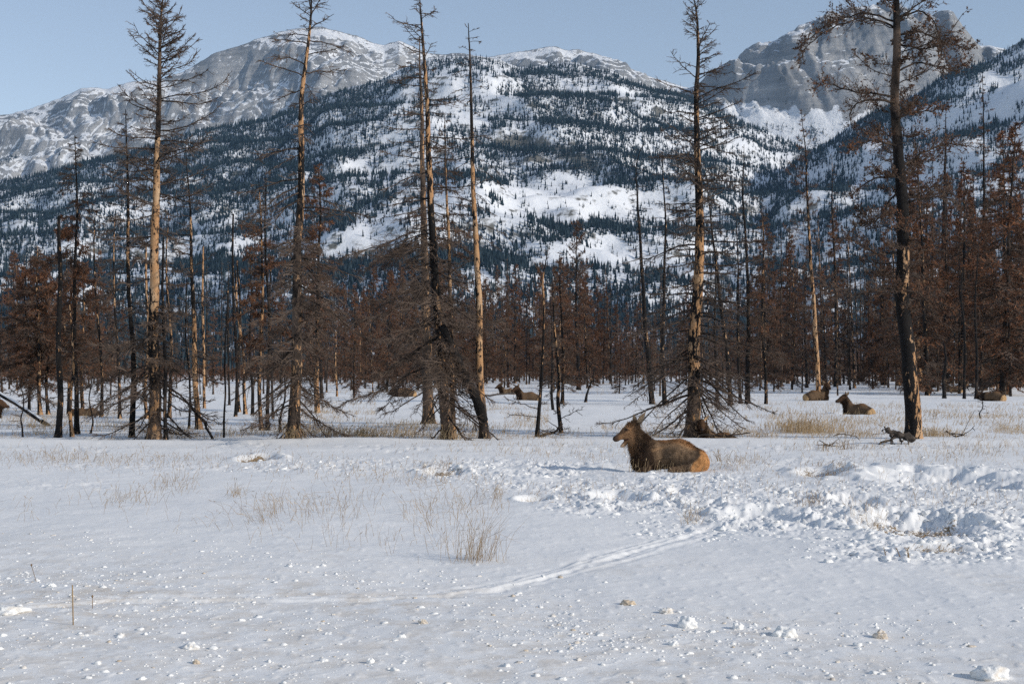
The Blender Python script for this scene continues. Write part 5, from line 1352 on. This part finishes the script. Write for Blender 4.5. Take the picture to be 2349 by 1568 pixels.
# ------------------------------------------------------------------ clods of packed snow
def ico():
    t = (1 + 5 ** .5) / 2
    v = np.array([(-1, t, 0), (1, t, 0), (-1, -t, 0), (1, -t, 0), (0, -1, t), (0, 1, t), (0, -1, -t), (0, 1, -t), (t, 0, -1), (t, 0, 1), (-t, 0, -1), (-t, 0, 1)], float); v /= np.linalg.norm(v[0])
    f = np.array([(0, 11, 5), (0, 5, 1), (0, 1, 7), (0, 7, 10), (0, 10, 11), (1, 5, 9), (5, 11, 4), (11, 10, 2), (10, 7, 6), (7, 1, 8), (3, 9, 4), (3, 4, 2), (3, 2, 6), (3, 6, 8), (3, 8, 9), (4, 9, 5), (2, 4, 11), (6, 2, 10), (8, 6, 7), (9, 8, 1)])
    return v, f
def subdiv(v, f):
    v = list(map(tuple, v)); c = {}
    def mid(a, b):
        k = (min(a, b), max(a, b))
        if k not in c:
            p = (np.array(v[a]) + np.array(v[b])) / 2; c[k] = len(v); v.append(tuple(p / np.linalg.norm(p)))
        return c[k]
    nf = []
    for a, b, d in f: ab, bd, da = mid(a, b), mid(b, d), mid(d, a); nf += [(a, ab, da), (b, bd, ab), (d, da, bd), (ab, bd, da)]
    return np.array(v), np.array(nf)
def build_clods():
    rng = np.random.default_rng(11)
    v0, f0 = ico(); v1, f1 = subdiv(v0, f0)
    n = 11000
    px = rng.uniform(-60, 2410, n * 3); py = 1200 + 400 * rng.uniform(0, 1, n * 3) ** .75
    x, D = at(px, py)
    w = smooth(1230, 1390, py + .16 * (900 - px)) * (.35 + .65 * smooth(-.2, .5, perlin(x / 1.3, D / 1.6, 411))) * (0.25 + .75 * smooth(1600, 1280, py) + .4 * blob(px, py, 1700, 1430, 500, 40))
    ok = rng.uniform(0, 1, n * 3) < w
    x, D = x[ok], D[ok]
    # a band of bigger crumbs pushed up beside the road
    pxb = rng.uniform(1250, 2349, 420); pyb = 1432 + rng.normal(0, 26, 420) + .01 * (pxb - 1250); xb, Db = at(pxb, pyb)
    okb = perlin(xb / .6, Db / .8, 413) > rng.uniform(-.6, .4, 420)
    xb, Db = xb[okb], Db[okb]; na = len(x); x = np.concatenate([x, xb]); D = np.concatenate([D, Db])
    # lumps thrown about the trampled snow
    px2 = rng.uniform(500, 2349, 24000); py2 = rng.uniform(1045, 1290, 24000); x2, D2 = at(px2, py2)
    ok2 = rng.uniform(0, 1, 24000) < lumpmask(x2, D2) * .4
    x2, D2 = x2[ok2], D2[ok2]
    s = .0046 * np.exp(rng.normal(0, .8, len(x))); s = np.clip(s, .002, .03); s[na:] = np.clip(.011 * np.exp(rng.normal(0, .45, len(xb))), .005, .034)
    s2 = np.clip(.019 * np.exp(rng.normal(0, .6, len(x2))), .007, .085)
    dirt = np.clip(rng.normal(.28, .25, len(x)), 0, 1) * .9; dirt2 = np.zeros(len(x2))
    n1 = len(x)
    x = np.concatenate([x, x2]); D = np.concatenate([D, D2]); s = np.concatenate([s, s2]); dirt = np.concatenate([dirt, dirt2])
    n = len(x); z = gh(x, D)
    k = len(v1)
    sc = rng.uniform(.65, 1.3, (n, 1, 3)) * s[:, None, None]
    bumps = 1 + .18 * rng.normal(size=(n, k, 1))
    V = v1[None] * bumps * sc
    a = rng.uniform(0, 6.28, n); c, s_ = np.cos(a)[:, None], np.sin(a)[:, None]
    V = np.stack([V[..., 0] * c - V[..., 1] * s_, V[..., 0] * s_ + V[..., 1] * c, V[..., 2] * .6], -1)
    V += np.stack([x, D, z + s * np.where(np.arange(n) < n1, .0, -.15)], -1)[:, None]
    T = (f1[None] + (np.arange(n) * k)[:, None, None]).reshape(-1, 3)
    mb = MB(); mb.add(V.reshape(-1, 3), None, T, dirt=np.repeat(dirt, k))
    kind(obj("snow_crumbs", mb.mesh("snow_crumbs", MC)), "stuff", "countless small crumbs of packed snow strewn near the road", "snow crumbs")
    v2, f2 = subdiv(v1, f1)
    v2, f2 = subdiv(v2, f2)
    for (px, py, w_, h_, d_, lab) in [(437, 1490, 36, 20, .25, "flat topped snow clod at lower left, alone"), (1577, 1434, 42, 34, .18, "largest snow clod, a tall two humped block in the right middle"), (1800, 1450, 56, 30, .2, "broad low snow clod right of the tall two humped block"),
                                   (2020, 1452, 30, 22, .55, "sandy snow clod at the right end of the row of clods"), (1528, 1402, 30, 16, .4, "small rounded clod just left of the tall two humped block"), (1693, 1436, 26, 20, .15, "upright clod between the tall block and the broad low clod"),
                                   (20, 1412, 80, 24, .25, "long low snow block cut off by the left edge"), (2270, 1545, 80, 40, .3, "wide crumbly snow heap in the lower right corner"), (1440, 1382, 34, 14, .75, "flat tan clod at the left end of the row of clods"),
                                   (118, 1352, 22, 14, .1, "white clod near the left edge above the lone tan stem"), (450, 1525, 16, 14, .7, "small tan clod below the flat topped one"), (1545, 1476, 22, 16, .05, "small round white ball below the tall two humped block"),
                                   (970, 1432, 20, 14, .5, "small sandy clod near the picture's middle"), (850, 1520, 18, 16, .05, "small white clod left of a little tan one at the bottom")]:
        x, D = at(px, py); sx = w_ * D / F / 2; sz = h_ * D / F / 2 * 1.15
        p = v2 * np.array([sx, sx * .85, sz])
        o = rng.uniform(0, 90)
        b = 1 + .30 * perlin(v2[:, 0] * 1.4 + o, v2[:, 1] * 1.4 + v2[:, 2] * 1.2, 421) + .17 * perlin(v2[:, 0] * 3.4 + o, v2[:, 2] * 3.4 + v2[:, 1], 423) + .06 * perlin(v2[:, 0] * 9 + o, v2[:, 2] * 9 + v2[:, 1] * 7, 424)
        p = p * b[:, None]; p[:, 2] = np.maximum(p[:, 2], -.4 * sz)
        m = MB(); m.add(p, None, f2, dirt=np.clip(d_ + .12 + .25 * perlin(v2[:, 0] * 2 + o, v2[:, 2] * 2, 427), 0, 1))
        ob = obj("snow_clod", m.mesh("snow_clod", MC)); ob.location = (x, D, gz(x, D) + sz * .25)
        tag(ob, lab, "snow clod", "big clods of snow near the road")
build_clods()

# ------------------------------------------------------------------ winter haze
def build_haze():
    x0, x1, y0, y1, z0, z1 = -9000, 9000, -2700, 9500, -12, 2600
    v = [(x0, y0, z0), (x1, y0, z0), (x1, y1, z0), (x0, y1, z0), (x0, y0, z1), (x1, y0, z1), (x1, y1, z1), (x0, y1, z1)]
    f = [(0, 3, 2, 1), (4, 5, 6, 7), (0, 1, 5, 4), (1, 2, 6, 5), (2, 3, 7, 6), (3, 0, 4, 7)]
    me = bpy.data.meshes.new("haze"); me.from_pydata(v, [], f)
    m = bpy.data.materials.new("haze_air"); m.use_nodes = True; t = m.node_tree
    t.nodes.remove(t.nodes["Principled BSDF"])
    pv = t.nodes.new("ShaderNodeVolumePrincipled"); pv.inputs["Color"].default_value = (.38, .65, 1, 1); pv.inputs["Density"].default_value = HAZE; pv.inputs["Anisotropy"].default_value = 0.2
    t.links.new(pv.outputs[0], t.nodes["Material Output"].inputs["Volume"])
    me.materials.append(m)
    kind(obj("haze", me), "stuff", "thin blue winter haze over the valley", "haze")
HAZE = 3.8e-5
build_haze()
